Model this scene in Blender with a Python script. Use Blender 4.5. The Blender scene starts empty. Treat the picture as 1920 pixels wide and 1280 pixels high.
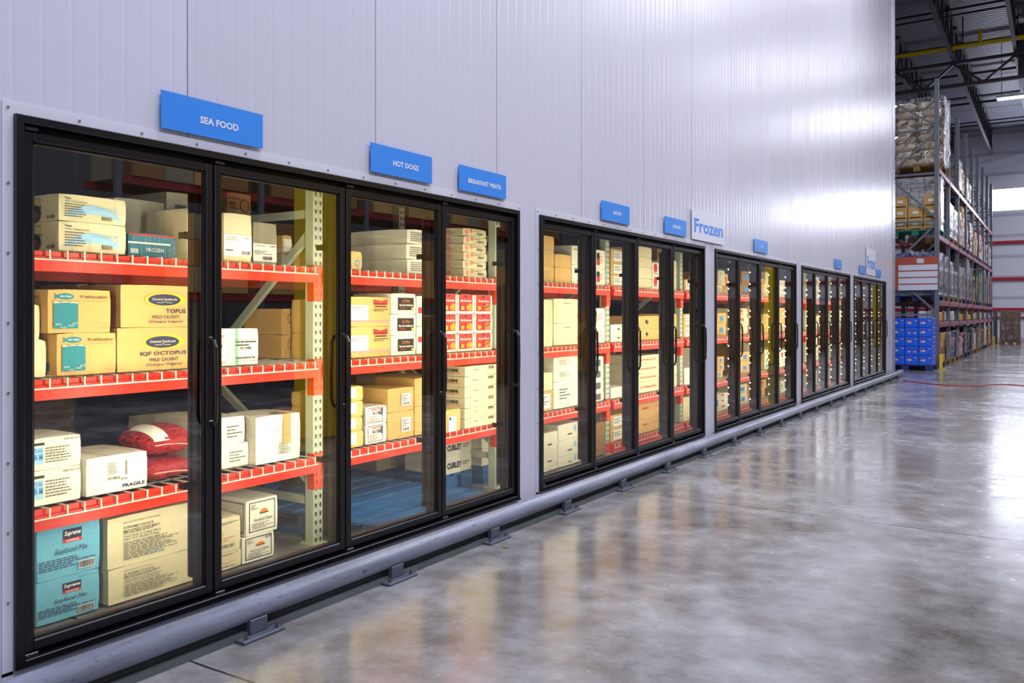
import bpy, math, random
from mathutils import Vector
R = random.Random(7)
sc = bpy.context.scene
COL = sc.collection
# ------------------------------------------------------------------ camera
EYE = 1.35                       # lens height; stands 3 m out from the cooler wall
cam_d = bpy.data.cameras.new('camera')
cam_d.sensor_width = 36.0
cam_d.lens = 36.0 * 1562 / 1920
cam_d.shift_y = -50.0 / 1920
cam_d.clip_end = 200
cam = bpy.data.objects.new('camera', cam_d); COL.objects.link(cam)
cam.location = (3.0, 0.0, EYE)
cam.rotation_euler = (math.radians(90), 0, math.atan2(1025, 1562))
sc.camera = cam
# ------------------------------------------------------------------ colour management
vs = sc.view_settings
vs.view_transform = 'Standard'; vs.look = 'None'; vs.gamma = 1.0; vs.use_curve_mapping = False
vs.exposure = 0.27
sc.cycles.use_denoising = True
sc.cycles.max_bounces = 7
sc.cycles.diffuse_bounces = 3
sc.cycles.glossy_bounces = 4
sc.cycles.transparent_max_bounces = 16
sc.cycles.caustics_reflective = False
sc.cycles.caustics_refractive = False
sc.cycles.sample_clamp_indirect = 6.0
# ------------------------------------------------------------------ world: even ambient fill, let in where the building shell is left open
world = bpy.data.worlds.new('daylight'); sc.world = world; world.use_nodes = True
wn = world.node_tree.nodes
wn['Background'].inputs[0].default_value = (0.70, 0.74, 0.94, 1)
wn['Background'].inputs[1].default_value = 0.80
# ------------------------------------------------------------------ big lights
def area(name, loc, rot, sx, sy, power, col):
    l = bpy.data.lights.new(name, 'AREA'); l.shape = 'RECTANGLE'
    l.size = sx; l.size_y = sy; l.energy = power; l.color = col
    o = bpy.data.objects.new(name, l); COL.objects.link(o)
    o.location = loc; o.rotation_euler = rot
    return o
D90 = math.pi / 2
# added overhead area lights, the main fill for aisle and wall
for k, (y, p) in enumerate([(2, 640), (12, 560), (22, 340), (32, 380), (42, 620)]):
    area('overhead_fill_light', (6.5, y, 10.6), (0, 0, 0), 2.2, 5.0, p, (0.88, 0.90, 1.0))
# added fill lights without fixtures, brightening the yellow columns and the wall
for y in (3.5, 8.5, 14.0):
    area('aisle_fill_light', (1.6, y, 9.8), (0, 0, 0), .6, 1.4, 250, (0.95, 0.95, 1.0))
# ------------------------------------------------------------------ photo measurement helpers (metres on the wall-parallel planes)
F = 1562.0; KK = math.hypot(F, 1025.0); SN = 1025 / KK; CS = F / KK
def P(x, y, D=3.0):
    z = D * KK / (1985 - x)
    return (z - D * SN) / CS, EYE + (590 - y) * z / F
def Yp(x, D=3.0): return P(x, 590, D)[0]
# ------------------------------------------------------------------ object helpers
def tag(o, label=None, cat=None, group=None, kind=None):
    if label: o['label'] = label
    if cat: o['category'] = cat
    if group: o['group'] = group
    if kind: o['kind'] = kind
    return o
def empty(name, loc=(0, 0, 0), label=None, cat=None, group=None, kind=None, rz=0):
    o = bpy.data.objects.new(name, None); COL.objects.link(o)
    o.location = loc; o.rotation_euler[2] = rz; o.empty_display_size = 0.1
    return tag(o, label, cat, group, kind)
def copy_tree(o, parent=None):
    c = o.copy(); COL.objects.link(c)
    if parent is not None: c.parent = parent
    for ch in [x for x in COL.objects if x.parent == o]:
        copy_tree(ch, c)
    return c
class MB:
    """collects geometry, builds ONE mesh object"""
    def __init__(s): s.v = []; s.f = []; s.m = []; s.mats = []
    def mi(s, m):
        if m not in s.mats: s.mats.append(m)
        return s.mats.index(m)
    def add(s, vs_, fs_, m=None):
        b = len(s.v); s.v += [tuple(p) for p in vs_]; i = s.mi(m) if m else 0
        for f in fs_: s.f.append(tuple(b + q for q in f)); s.m.append(i)
        return s
    def box(s, x0, x1, y0, y1, z0, z1, m=None):
        v = [(x, y, z) for x in (x0, x1) for y in (y0, y1) for z in (z0, z1)]
        return s.add(v, [(0, 1, 3, 2), (4, 6, 7, 5), (0, 4, 5, 1), (2, 3, 7, 6), (0, 2, 6, 4), (1, 5, 7, 3)], m)
    def cbox(s, x0, x1, y0, y1, z0, z1, b=0.004, m=None):
        """box with chamfered edges"""
        cx, cy, cz = (x0 + x1) / 2, (y0 + y1) / 2, (z0 + z1) / 2
        hx, hy, hz = (x1 - x0) / 2, (y1 - y0) / 2, (z1 - z0) / 2
        b = min(b, hx * .9, hy * .9, hz * .9)
        V = {}; vs_ = []
        for sx in (-1, 1):
            for sy in (-1, 1):
                for sz in (-1, 1):
                    for a in range(3):
                        h = [hx - b, hy - b, hz - b]; h[a] += b
                        V[(sx, sy, sz, a)] = len(vs_)
                        vs_.append((cx + sx * h[0], cy + sy * h[1], cz + sz * h[2]))
        fs_ = []
        for a in range(3):
            o1, o2 = [q for q in range(3) if q != a]
            for sg in (-1, 1):
                q = []
                for p1, p2 in ((-1, -1), (1, -1), (1, 1), (-1, 1)):
                    t = [0, 0, 0]; t[a] = sg; t[o1] = p1; t[o2] = p2
                    q.append(V[(t[0], t[1], t[2], a)])
                fs_.append(q)
        for a in range(3):
            o1, o2 = [q for q in range(3) if q != a]
            for s1 in (-1, 1):
                for s2 in (-1, 1):
                    def k(sa, ax):
                        t = [0, 0, 0]; t[a] = sa; t[o1] = s1; t[o2] = s2
                        return V[(t[0], t[1], t[2], ax)]
                    fs_.append([k(-1, o1), k(1, o1), k(1, o2), k(-1, o2)])
        for sx in (-1, 1):
            for sy in (-1, 1):
                for sz in (-1, 1): fs_.append([V[(sx, sy, sz, a)] for a in range(3)])
        return s.add(vs_, fs_, m)
    def tube(s, pts, r, n=8, m=None, caps=True):
        pts = [Vector(p) for p in pts]; vs_ = []; fs_ = []
        up = None
        for i, p in enumerate(pts):
            t = (pts[min(i + 1, len(pts) - 1)] - pts[max(i - 1, 0)]).normalized()
            if up is None: up = Vector((0, 0, 1)) if abs(t.z) < .9 else Vector((1, 0, 0))
            a = t.cross(up).normalized(); b = a.cross(t).normalized(); up = b
            for k in range(n):
                an = 2 * math.pi * (k + .5) / n
                vs_.append(p + a * (math.cos(an) * r) + b * (math.sin(an) * r))
        for i in range(len(pts) - 1):
            for k in range(n):
                k2 = (k + 1) % n
                fs_.append((i * n + k, i * n + k2, (i + 1) * n + k2, (i + 1) * n + k))
        if caps:
            fs_.append(tuple(range(n))); fs_.append(tuple(range((len(pts) - 1) * n, len(pts) * n))[::-1])
        return s.add(vs_, fs_, m)
    def bar(s, p, q, w, h=None, m=None):
        """rectangular bar between two points"""
        p = Vector(p); q = Vector(q); h = h or w
        t = (q - p).normalized(); up = Vector((0, 0, 1)) if abs(t.z) < .95 else Vector((1, 0, 0))
        a = t.cross(up).normalized() * w / 2; b = a.normalized().cross(t).normalized() * h / 2
        v = [c + i * a + j * b for c in (p, q) for i, j in ((-1, -1), (1, -1), (1, 1), (-1, 1))]
        return s.add(v, [(0, 1, 2, 3), (7, 6, 5, 4), (0, 4, 5, 1), (1, 5, 6, 2), (2, 6, 7, 3), (3, 7, 4, 0)], m)
    def extrude_y(s, prof, y0, y1, m=None):
        """closed profile (x,z) swept along Y"""
        n = len(prof)
        v = [(x, y0, z) for x, z in prof] + [(x, y1, z) for x, z in prof]
        f = [(i, (i + 1) % n, n + (i + 1) % n, n + i) for i in range(n)]
        f += [tuple(range(n))[::-1], tuple(range(n, 2 * n))]
        return s.add(v, f, m)
    def mesh(s, name, mat=None):
        me = bpy.data.meshes.new(name)
        me.from_pydata([tuple(p) for p in s.v], [], s.f)
        ml = s.mats or ([mat] if mat else [])
        if mat and s.mats and s.mats == [None]: ml = [mat]
        for m in ml: me.materials.append(m)
        if s.mats:
            me.polygons.foreach_set('material_index', s.m)
        me.update()
        return me
    def build(s, name, mat=None, parent=None, smooth=False, loc=None):
        if mat is not None and not s.mats: s.mats = [mat]
        me = s.mesh(name, mat)
        if smooth:
            me.polygons.foreach_set('use_smooth', [True] * len(me.polygons))
        import bmesh
        bm = bmesh.new(); bm.from_mesh(me); bmesh.ops.recalc_face_normals(bm, faces=bm.faces); bm.to_mesh(me); bm.free()
        o = bpy.data.objects.new(name, me); COL.objects.link(o)
        if parent is not None: o.parent = parent
        if loc: o.location = loc
        return o
# ------------------------------------------------------------------ materials
MATS = {}
def lin(c):
    return tuple((x / 12.92 if x <= .04045 else ((x + .055) / 1.055) ** 2.4) for x in [q / 255 for q in c])
def mat(name, rgb, rough=.5, metal=0., emit=0., noise=0., nscale=6., bump=0., bscale=40., spec=.5, coat=0.):
    if name in MATS: return MATS[name]
    m = bpy.data.materials.new(name); m.use_nodes = True; nt = m.node_tree; b = nt.nodes['Principled BSDF']
    c = lin(rgb)
    b.inputs['Base Color'].default_value = (*c, 1); b.inputs['Roughness'].default_value = rough
    b.inputs['Metallic'].default_value = metal; b.inputs['Specular IOR Level'].default_value = spec
    b.inputs['Coat Weight'].default_value = coat; b.inputs['Coat Roughness'].default_value = .08
    if emit:
        b.inputs['Emission Color'].default_value = (*c, 1); b.inputs['Emission Strength'].default_value = emit
    if noise or bump:
        tc = nt.nodes.new('ShaderNodeTexCoord')
    if noise:
        n = nt.nodes.new('ShaderNodeTexNoise'); n.inputs['Scale'].default_value = nscale; n.inputs['Detail'].default_value = 5
        nt.links.new(tc.outputs['Object'], n.inputs['Vector'])
        r = nt.nodes.new('ShaderNodeValToRGB')
        r.color_ramp.elements[0].position = .3; r.color_ramp.elements[1].position = .7
        r.color_ramp.elements[0].color = (*[x * (1 - noise) for x in c], 1)
        r.color_ramp.elements[1].color = (*[min(1, x * (1 + noise * .5)) for x in c], 1)
        nt.links.new(n.outputs['Fac'], r.inputs['Fac']); nt.links.new(r.outputs['Color'], b.inputs['Base Color'])
    if bump:
        n2 = nt.nodes.new('ShaderNodeTexNoise'); n2.inputs['Scale'].default_value = bscale; n2.inputs['Detail'].default_value = 3
        nt.links.new(tc.outputs['Object'], n2.inputs['Vector'])
        bp = nt.nodes.new('ShaderNodeBump'); bp.inputs['Strength'].default_value = bump; bp.inputs['Distance'].default_value = .02
        nt.links.new(n2.outputs['Fac'], bp.inputs['Height']); nt.links.new(bp.outputs['Normal'], b.inputs['Normal'])
    MATS[name] = m; return m
class N:
    """tiny node-graph helper for maths on coordinates"""
    def __init__(s, m): s.nt = m.node_tree; s.b = s.nt.nodes['Principled BSDF']
    def new(s, t, **k):
        n = s.nt.nodes.new(t)
        for a, v in k.items(): setattr(n, a, v)
        return n
    def m(s, op, a, b=0., c=None):
        n = s.nt.nodes.new('ShaderNodeMath'); n.operation = op
        for i, q in enumerate([a, b] + ([c] if c is not None else [])):
            if isinstance(q, (int, float)): n.inputs[i].default_value = q
            else: s.nt.links.new(q, n.inputs[i])
        return n.outputs[0]
    def xyz(s, kind='Object'):
        tc = s.new('ShaderNodeTexCoord'); sp = s.new('ShaderNodeSeparateXYZ')
        s.nt.links.new(tc.outputs[kind], sp.inputs[0]); return tc.outputs[kind], sp.outputs
    def noise(s, vec, scale, detail=4, rough=.5, stretch=None):
        if stretch:
            mp = s.new('ShaderNodeMapping'); mp.inputs['Scale'].default_value = stretch
            s.nt.links.new(vec, mp.inputs['Vector']); vec = mp.outputs[0]
        n = s.new('ShaderNodeTexNoise'); n.inputs['Scale'].default_value = scale
        n.inputs['Detail'].default_value = detail; n.inputs['Roughness'].default_value = rough
        s.nt.links.new(vec, n.inputs['Vector']); return n.outputs['Fac']
    def mix(s, fac, a, b):
        n = s.new('ShaderNodeMix', data_type='RGBA')
        for i, q in ((0, fac), (6, a), (7, b)):
            if hasattr(q, 'links'): s.nt.links.new(q, n.inputs[i])
            elif isinstance(q, (int, float)): n.inputs[i].default_value = q
            else: n.inputs[i].default_value = (*q, 1)
        return n.outputs[2]
    def ramp(s, fac, stops):
        r = s.new('ShaderNodeValToRGB'); e = r.color_ramp.elements
        while len(e) < len(stops): e.new(.5)
        for q, (p, c) in zip(e, stops): q.position = p; q.color = (*c, 1) if len(c) == 3 else c
        s.nt.links.new(fac, r.inputs[0]); return r.outputs[0]
    def to(s, out, name): s.nt.links.new(out, s.b.inputs[name])
    def bump(s, h, strength, dist=.01):
        bp = s.new('ShaderNodeBump'); bp.inputs['Strength'].default_value = strength; bp.inputs['Distance'].default_value = dist
        s.nt.links.new(h, bp.inputs['Height']); s.nt.links.new(bp.outputs[0], s.b.inputs['Normal'])
# insulated wall panel: pale grey coated steel with fine vertical ribs and panel joints
def wall_mat():
    m = mat('panel_steel', (196, 196, 211), .34); g = N(m); vec, o = g.xyz()
    y = o[1]
    fr = g.m('FRACT', g.m('DIVIDE', g.m('ADD', y, 20 - 2.135), .10273))
    d = g.m('ABSOLUTE', g.m('SUBTRACT', fr, .5))
    rib = g.m('SMOOTH_MIN', g.m('MULTIPLY', g.m('SUBTRACT', .5, d), 9.), 1., .3)      # narrow V groove at each rib
    pf = g.m('FRACT', g.m('DIVIDE', g.m('ADD', y, 1.13 * 20 - 2.135), 1.13))
    pd = g.m('MULTIPLY', g.m('SUBTRACT', .5, g.m('ABSOLUTE', g.m('SUBTRACT', pf, .5))), 1.13)
    joint = g.m('LESS_THAN', pd, .0022)
    n = g.noise(vec, 90, 3); n2 = g.noise(vec, .9, 2, .5, (1, 3.5, .25))
    pid = g.m('FLOOR', g.m('DIVIDE', g.m('ADD', y, 1.13 * 20 - 2.135), 1.13))
    wn_ = g.new('ShaderNodeTexWhiteNoise', noise_dimensions='1D'); g.nt.links.new(pid, wn_.inputs['W'])
    base = lin((196, 196, 211))
    c = g.mix(wn_.outputs['Value'], tuple(x * .97 for x in base), tuple(x * 1.02 for x in base))
    c = g.mix(joint, c, lin((96, 96, 106)))
    g.to(c, 'Base Color')
    h = g.m('ADD', g.m('MULTIPLY', rib, .35), g.m('ADD', g.m('MULTIPLY', n, .05), g.m('MULTIPLY', n2, .18)))
    h = g.m('SUBTRACT', h, g.m('MULTIPLY', joint, .6))
    g.bump(h, .7, .004)
    g.to(g.m('ADD', .21, g.m('MULTIPLY', n2, .12)), 'Roughness')
    return m
M_WALL = wall_mat(); M_WALL.node_tree.nodes['Principled BSDF'].inputs['Specular IOR Level'].default_value = .34
def floor_mat():
    m = mat('polished_concrete', (150, 150, 156), .2); g = N(m); vec, o = g.xyz()
    a = g.noise(vec, .9, 6, .62); b = g.noise(vec, 5.5, 5, .6); c = g.noise(vec, 42, 4, .7)
    f = g.m('ADD', g.m('MULTIPLY', a, .6), g.m('ADD', g.m('MULTIPLY', b, .28), g.m('MULTIPLY', c, .12)))
    col = g.ramp(f, [(.34, lin((78, 74, 70))), (.45, lin((110, 107, 106))), (.54, lin((133, 132, 134))), (.64, lin((154, 154, 156)))])
    st = g.noise(vec, 1.7, 5, .65); st = g.m('MULTIPLY', g.m('GREATER_THAN', st, .52), g.m('MULTIPLY', g.m('SUBTRACT', st, .52), 3.4))
    col = g.mix(st, col, lin((92, 80, 68)))
    wob = g.m('MULTIPLY', g.m('SUBTRACT', g.noise(vec, 3, 2), .5), .03)
    fy = g.m('FRACT', g.m('DIVIDE', g.m('ADD', g.m('ADD', o[1], wob), 3.78 * 20 - 2.03), 3.78))
    dy = g.m('MULTIPLY', g.m('SUBTRACT', .5, g.m('ABSOLUTE', g.m('SUBTRACT', fy, .5))), 3.78)
    j = g.m('LESS_THAN', dy, .006)
    col = g.mix(j, col, lin((40, 37, 36)))
    # dark specks and scuffs
    sp = g.noise(vec, 60, 2); sp = g.m('GREATER_THAN', sp, .765)
    col = g.mix(g.m('MULTIPLY', sp, .6), col, lin((60, 56, 55)))
    g.to(col, 'Base Color')
    ro = g.ramp(g.m('ADD', g.m('MULTIPLY', a, .55), g.m('MULTIPLY', b, .45)), [(.35, (.13,) * 3), (.5, (.19,) * 3), (.65, (.33,) * 3)])
    g.to(ro, 'Roughness')
    hb = g.m('ADD', g.m('MULTIPLY', g.noise(vec, 2.2, 3), 1.), g.m('MULTIPLY', c, .05))
    g.bump(g.m('SUBTRACT', hb, g.m('MULTIPLY', j, .3)), .03, .02)
    g.b.inputs['Specular IOR Level'].default_value = .75
    return m
M_FLOOR = floor_mat()
def card_mat(name, rgb, rough=.75, var=.07):
    m = mat(name, rgb, rough); g = N(m); vec, o = g.xyz()
    oi = g.new('ShaderNodeObjectInfo')
    a = g.noise(vec, 5, 4, .6); c = lin(rgb)
    col = g.mix(g.m('MULTIPLY', a, 1.), tuple(x * (1 - var * 1.4) for x in c), tuple(min(1, x * (1 + var)) for x in c))
    col = g.mix(g.m('MULTIPLY', oi.outputs['Random'], .28), col, tuple(x * .86 for x in c))
    g.to(col, 'Base Color')
    h = g.m('ADD', g.noise(vec, 3, 3), g.m('MULTIPLY', g.noise(vec, 8, 2, .5, (1, 9, 1)), .35))
    g.bump(h, .35, .02)
    return m
WHITE = card_mat('white_cardboard', (226, 222, 204))
CREAM = card_mat('cream_cardboard', (214, 202, 166))
TAN = card_mat('tan_cardboard', (206, 164, 98))
BROWN = card_mat('brown_cardboard', (150, 108, 64))
GREYC = card_mat('grey_cardboard', (150, 140, 118))
BLUEC = card_mat('light_blue_cardboard', (104, 178, 208))
TEALC = card_mat('teal_cardboard', (14, 104, 128), .35)
BLACK = mat('black_door_frame', (13, 13, 17), .3, spec=.5)
BLACKG = mat('black_gasket', (8, 8, 9), .6)
CHROME = mat('chrome', (200, 200, 205), .2, 1.)
TRIMW = mat('white_flashing', (205, 205, 218), .38)
RED = mat('rack_red', (206, 40, 10), .42, spec=.35, noise=.10, nscale=9)
ORANGE = mat('rack_orange', (214, 62, 18), .38)
WIRE = mat('white_wire', (206, 198, 184), .4)
INK = mat('ink_navy', (22, 28, 78), .7); INKB = mat('ink_black', (16, 15, 15), .7); INKR = mat('ink_red', (196, 36, 34), .6)
INKG = mat('ink_grey', (92, 88, 80), .8); INKT = mat('ink_teal', (30, 124, 136), .7); INKY = mat('ink_yellow', (232, 196, 30), .6)
INKW = mat('ink_white', (235, 232, 222), .6); INKLB = mat('ink_light_blue', (150, 192, 222), .7); INKO = mat('ink_orange', (226, 122, 40), .6)
INKBL = mat('ink_blue', (44, 128, 196), .6); INKS = mat('ink_slate', (44, 50, 82), .7); STICK = mat('sticker_paper', (232, 232, 224), .45)
TAPE = mat('brown_tape', (196, 136, 56), .3); GREEN = mat('green_strap', (120, 176, 130), .4); INKP = mat('ink_pink', (222, 138, 130), .7)
PBLUE = mat('pallet_blue', (26, 96, 158), .6, noise=.3, nscale=5); PWOOD = mat('pallet_wood', (150, 112, 66), .8, noise=.3, nscale=8)
PGREEN = mat('pallet_green', (14, 112, 92), .6, noise=.2)
SIGNB = mat('sign_blue', (52, 134, 226), .35); SIGNW = mat('sign_white', (212, 214, 230), .4)
def post_mat():
    """pale green-grey rack post, teardrop slots on the front, small square holes on the side"""
    m = mat('rack_post', (176, 184, 164), .4, noise=0); g = N(m); vec, o = g.xyz()
    ge = g.new('ShaderNodeNewGeometry'); sp = g.new('ShaderNodeSeparateXYZ'); g.nt.links.new(ge.outputs['Normal'], sp.inputs[0])
    fr = g.m('GREATER_THAN', g.m('ABSOLUTE', sp.outputs[0]), .7); sd = g.m('GREATER_THAN', g.m('ABSOLUTE', sp.outputs[1]), .7)
    zf = g.m('MULTIPLY', g.m('SUBTRACT', g.m('FRACT', g.m('DIVIDE', o[2], .0508)), .5), .0508)
    yy = g.m('SUBTRACT', g.m('ABSOLUTE', o[1]), .018)
    wid = g.m('ADD', 1.0, g.m('MULTIPLY', zf, -28.))
    r = g.m('SQRT', g.m('ADD', g.m('POWER', g.m('MULTIPLY', yy, wid), 2.), g.m('POWER', g.m('MULTIPLY', zf, .55), 2.)))
    hole = g.m('MULTIPLY', g.m('LESS_THAN', r, .0078), fr)
    seam = g.m('MULTIPLY', g.m('LESS_THAN', g.m('ABSOLUTE', o[1]), .0016), fr)
    zs = g.m('ABSOLUTE', zf); xs = g.m('ABSOLUTE', g.m('SUBTRACT', o[0], .008))
    sq = g.m('MULTIPLY', g.m('MULTIPLY', g.m('LESS_THAN', zs, .0065), g.m('LESS_THAN', xs, .0055)), sd)
    k = g.m('MAXIMUM', g.m('MAXIMUM', hole, sq), g.m('MULTIPLY', seam, .6))
    g.to(g.mix(k, lin((176, 184, 164)), lin((34, 40, 32))), 'Base Color')
    return m
POST = post_mat()
RPOST = mat('warehouse_rack_grey', (98, 104, 116), .45, noise=.08); RBEAM = mat('warehouse_beam_red', (150, 34, 44), .4); DARKST = mat('dark_steel', (40, 40, 48), .5)
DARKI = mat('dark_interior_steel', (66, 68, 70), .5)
def thin_glass():
    m = bpy.data.materials.new('door_glass'); m.use_nodes = True; nt = m.node_tree
    nt.nodes.remove(nt.nodes['Principled BSDF']); out = nt.nodes['Material Output']
    tr = nt.nodes.new('ShaderNodeBsdfTransparent'); tr.inputs[0].default_value = (.95, .97, .95, 1)
    gl = nt.nodes.new('ShaderNodeBsdfGlossy'); gl.inputs['Roughness'].default_value = .004
    fr = nt.nodes.new('ShaderNodeFresnel'); fr.inputs['IOR'].default_value = 2.4
    mx = nt.nodes.new('ShaderNodeMixShader')
    nt.links.new(fr.outputs[0], mx.inputs[0]); nt.links.new(tr.outputs[0], mx.inputs[1]); nt.links.new(gl.outputs[0], mx.inputs[2])
    nt.links.new(mx.outputs[0], out.inputs[0]); MATS['door_glass'] = m
    return m
GLASS = thin_glass()
def wrap_mat():
    m = bpy.data.materials.new('stretch_film'); m.use_nodes = True; nt = m.node_tree
    nt.nodes.remove(nt.nodes['Principled BSDF']); out = nt.nodes['Material Output']
    tr = nt.nodes.new('ShaderNodeBsdfTransparent'); gl = nt.nodes.new('ShaderNodeBsdfGlossy'); gl.inputs['Roughness'].default_value = .18
    fr = nt.nodes.new('ShaderNodeFresnel'); fr.inputs['IOR'].default_value = 1.5
    ns = nt.nodes.new('ShaderNodeTexNoise'); ns.inputs['Scale'].default_value = 5; ns.inputs['Detail'].default_value = 5
    tc = nt.nodes.new('ShaderNodeTexCoord'); nt.links.new(tc.outputs['Object'], ns.inputs['Vector'])
    bp = nt.nodes.new('ShaderNodeBump'); bp.inputs['Strength'].default_value = 1.; bp.inputs['Distance'].default_value = .15
    nt.links.new(ns.outputs['Fac'], bp.inputs['Height']); nt.links.new(bp.outputs[0], gl.inputs['Normal']); nt.links.new(bp.outputs[0], fr.inputs['Normal'])
    ad = nt.nodes.new('ShaderNodeMath'); ad.operation = 'ADD'; ad.inputs[1].default_value = .12; nt.links.new(fr.outputs[0], ad.inputs[0])
    mx = nt.nodes.new('ShaderNodeMixShader'); nt.links.new(ad.outputs[0], mx.inputs[0]); nt.links.new(tr.outputs[0], mx.inputs[1]); nt.links.new(gl.outputs[0], mx.inputs[2])
    nt.links.new(mx.outputs[0], out.inputs[0]); return m
WRAP = wrap_mat()
# ------------------------------------------------------------------ lettering
_T = {}
def text_geo(s, bold=.0, shear=0., sp=1.):
    k = (s, bold, shear, sp)
    if k in _T: return _T[k]
    cu = bpy.data.curves.new('t', 'FONT'); cu.body = s; cu.offset = bold; cu.shear = shear; cu.resolution_u = 2; cu.space_character = sp
    o = bpy.data.objects.new('t', cu); COL.objects.link(o)
    me = bpy.data.meshes.new_from_object(o.evaluated_get(bpy.context.evaluated_depsgraph_get()))
    v = [(p.co.x, p.co.y) for p in me.vertices]; f = [tuple(p.vertices) for p in me.polygons]
    bpy.data.objects.remove(o); bpy.data.curves.remove(cu); bpy.data.meshes.remove(me)
    if v:
        x0 = min(p[0] for p in v); x1 = max(p[0] for p in v); y0 = min(p[1] for p in v); y1 = max(p[1] for p in v)
        v = [((p[0] - x0) / (x1 - x0), (p[1] - y0) / (y1 - y0)) for p in v]; ar = (x1 - x0) / (y1 - y0)
    else: ar = 1
    _T[k] = (v, f, ar); return _T[k]
class Face:
    """2D drawing surface: u right, v up in metres; to3 maps (u,v,lift) to a point"""
    def __init__(s, mb, w, h, to3): s.mb = mb; s.w = w; s.h = h; s.to3 = to3; s.n = 1
    def poly(s, pts, m, faces=None):
        l = .0009 * s.n; s.n += 1
        s.mb.add([s.to3(u, v, l) for u, v in pts], faces or [tuple(range(len(pts)))], m)
    def rect(s, u0, v0, u1, v1, m): s.poly([(u0 * s.w, v0 * s.h), (u1 * s.w, v0 * s.h), (u1 * s.w, v1 * s.h), (u0 * s.w, v1 * s.h)], m)
    def frame(s, u0, v0, u1, v1, t, m):
        a, b, c, d = u0 * s.w, v0 * s.h, u1 * s.w, v1 * s.h
        s.poly([(a, b), (c, b), (c, d), (a, d), (a + t, b + t), (c - t, b + t), (c - t, d - t), (a + t, d - t)], m,
               [(0, 1, 5, 4), (1, 2, 6, 5), (2, 3, 7, 6), (3, 0, 4, 7)])
    def ell(s, u, v, ru, rv, m, a0=0, a1=360, n=28):
        s.poly([(u * s.w + ru * math.cos(math.radians(a0 + (a1 - a0) * k / n)), v * s.h + rv * math.sin(math.radians(a0 + (a1 - a0) * k / n))) for k in range(n + (a1 - a0 < 360))], m)
    def text(s, t, u, v, hh, m, bold=.0, shear=0., wmax=None, al='c', rot=0, ww=None):
        """hh: cap height as a fraction of the face height; wmax/ww: widest / exact width as a fraction of the face width"""
        vv, f, ar = text_geo(t, bold, shear)
        if not vv: return
        h = hh * s.h; w = h * ar
        if ww: w = ww * s.w
        if wmax and w > wmax * s.w: w = wmax * s.w
        ox = {'c': -w / 2, 'l': 0, 'r': -w}[al]
        ca, sa = math.cos(math.radians(rot)), math.sin(math.radians(rot))
        s.poly([(u * s.w + (ox + a * w) * ca - (b - .5) * h * sa, v * s.h + (ox + a * w) * sa + (b - .5) * h * ca) for a, b in vv], m, f)
    def bars(s, u0, v0, u1, v1, m=None, vert=True):
        r = random.Random(int(u0 * 999 + v0 * 77)); pts = []; fs = []; x = u0
        n = 0
        while x < u1 - 1e-6:
            w = (u1 - u0) * r.choice((.012, .02, .03)); g = (u1 - u0) * r.choice((.015, .03))
            x2 = min(u1, x + w)
            pts += [(x * s.w, v0 * s.h), (x2 * s.w, v0 * s.h), (x2 * s.w, v1 * s.h), (x * s.w, v1 * s.h)]; fs.append((n, n + 1, n + 2, n + 3)); n += 4
            x = x2 + g
        s.poly(pts, m or INKB, fs)
    def lines(s, u0, v0, u1, v1, n, m=None, fill=.42, seed=1):
        """rows of print too small to read"""
        r = random.Random(seed * 13 + n); pts = []; fs = []; k = 0; st = (v1 - v0) / n
        for i in range(n):
            v = v1 - st * (i + .75); x = u0; end = u0 + (u1 - u0) * r.uniform(.55, 1)
            while x < end:
                w = min((u1 - u0) * r.uniform(.04, .13), end - x)
                pts += [(x * s.w, v * s.h), ((x + w) * s.w, v * s.h), ((x + w) * s.w, (v + st * fill) * s.h), (x * s.w, (v + st * fill) * s.h)]
                fs.append((k, k + 1, k + 2, k + 3)); k += 4; x += w + (u1 - u0) * .02
        s.poly(pts, m or INKG, fs)
# ------------------------------------------------------------------ cartons
def carton_mesh(name, w, d, h, m, soft=.003, seed=0, n=4, flap=True):
    """w along Y, d back along -X, h up; origin at bottom front left; slightly dented cardboard"""
    r = random.Random(seed); mb = MB()
    ph = [r.uniform(0, 6.28) for _ in range(6)]
    idx = {}; V = []
    def vert(i, j, k):
        if (i, j, k) in idx: return idx[(i, j, k)]
        a, b, c = i / n, j / n, k / n
        x, y, z = -d * a, w * b, h * c
        e = soft
        db = 4 * b * (1 - b); dc = 4 * c * (1 - c); da = 4 * a * (1 - a)
        if i == 0: x -= e * db * dc * (.6 + .4 * math.sin(3 * b + ph[0]))
        if i == n: x += e * db * dc
        if j == 0: y += e * da * dc * (1 + .5 * math.sin(4 * c + ph[1]))
        if j == n: y -= e * da * dc
        if k == n: z -= e * da * db * (1 + .5 * math.sin(5 * b + ph[2]))
        corner = (i in (0, n)) + (j in (0, n)) + (k in (0, n))
        if corner == 3:
            x += .0025 if i else -.0025; y += .0025 if j == 0 else -.0025
            if k == n: z -= .002 + r.uniform(0, soft * .6)
        idx[(i, j, k)] = len(V); V.append((x, y, z)); return idx[(i, j, k)]
    fs = []
    for p in range(n):
        for q in range(n):
            for s_ in (0, n):
                fs.append((vert(s_, p, q), vert(s_, p + 1, q), vert(s_, p + 1, q + 1), vert(s_, p, q + 1)))
                fs.append((vert(p, s_, q), vert(p + 1, s_, q), vert(p + 1, s_, q + 1), vert(p, s_, q + 1)))
                fs.append((vert(p, q, s_), vert(p + 1, q, s_), vert(p + 1, q + 1, s_), vert(p, q + 1, s_)))
    mb.add(V, fs, m)
    return mb
NW = []
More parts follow.
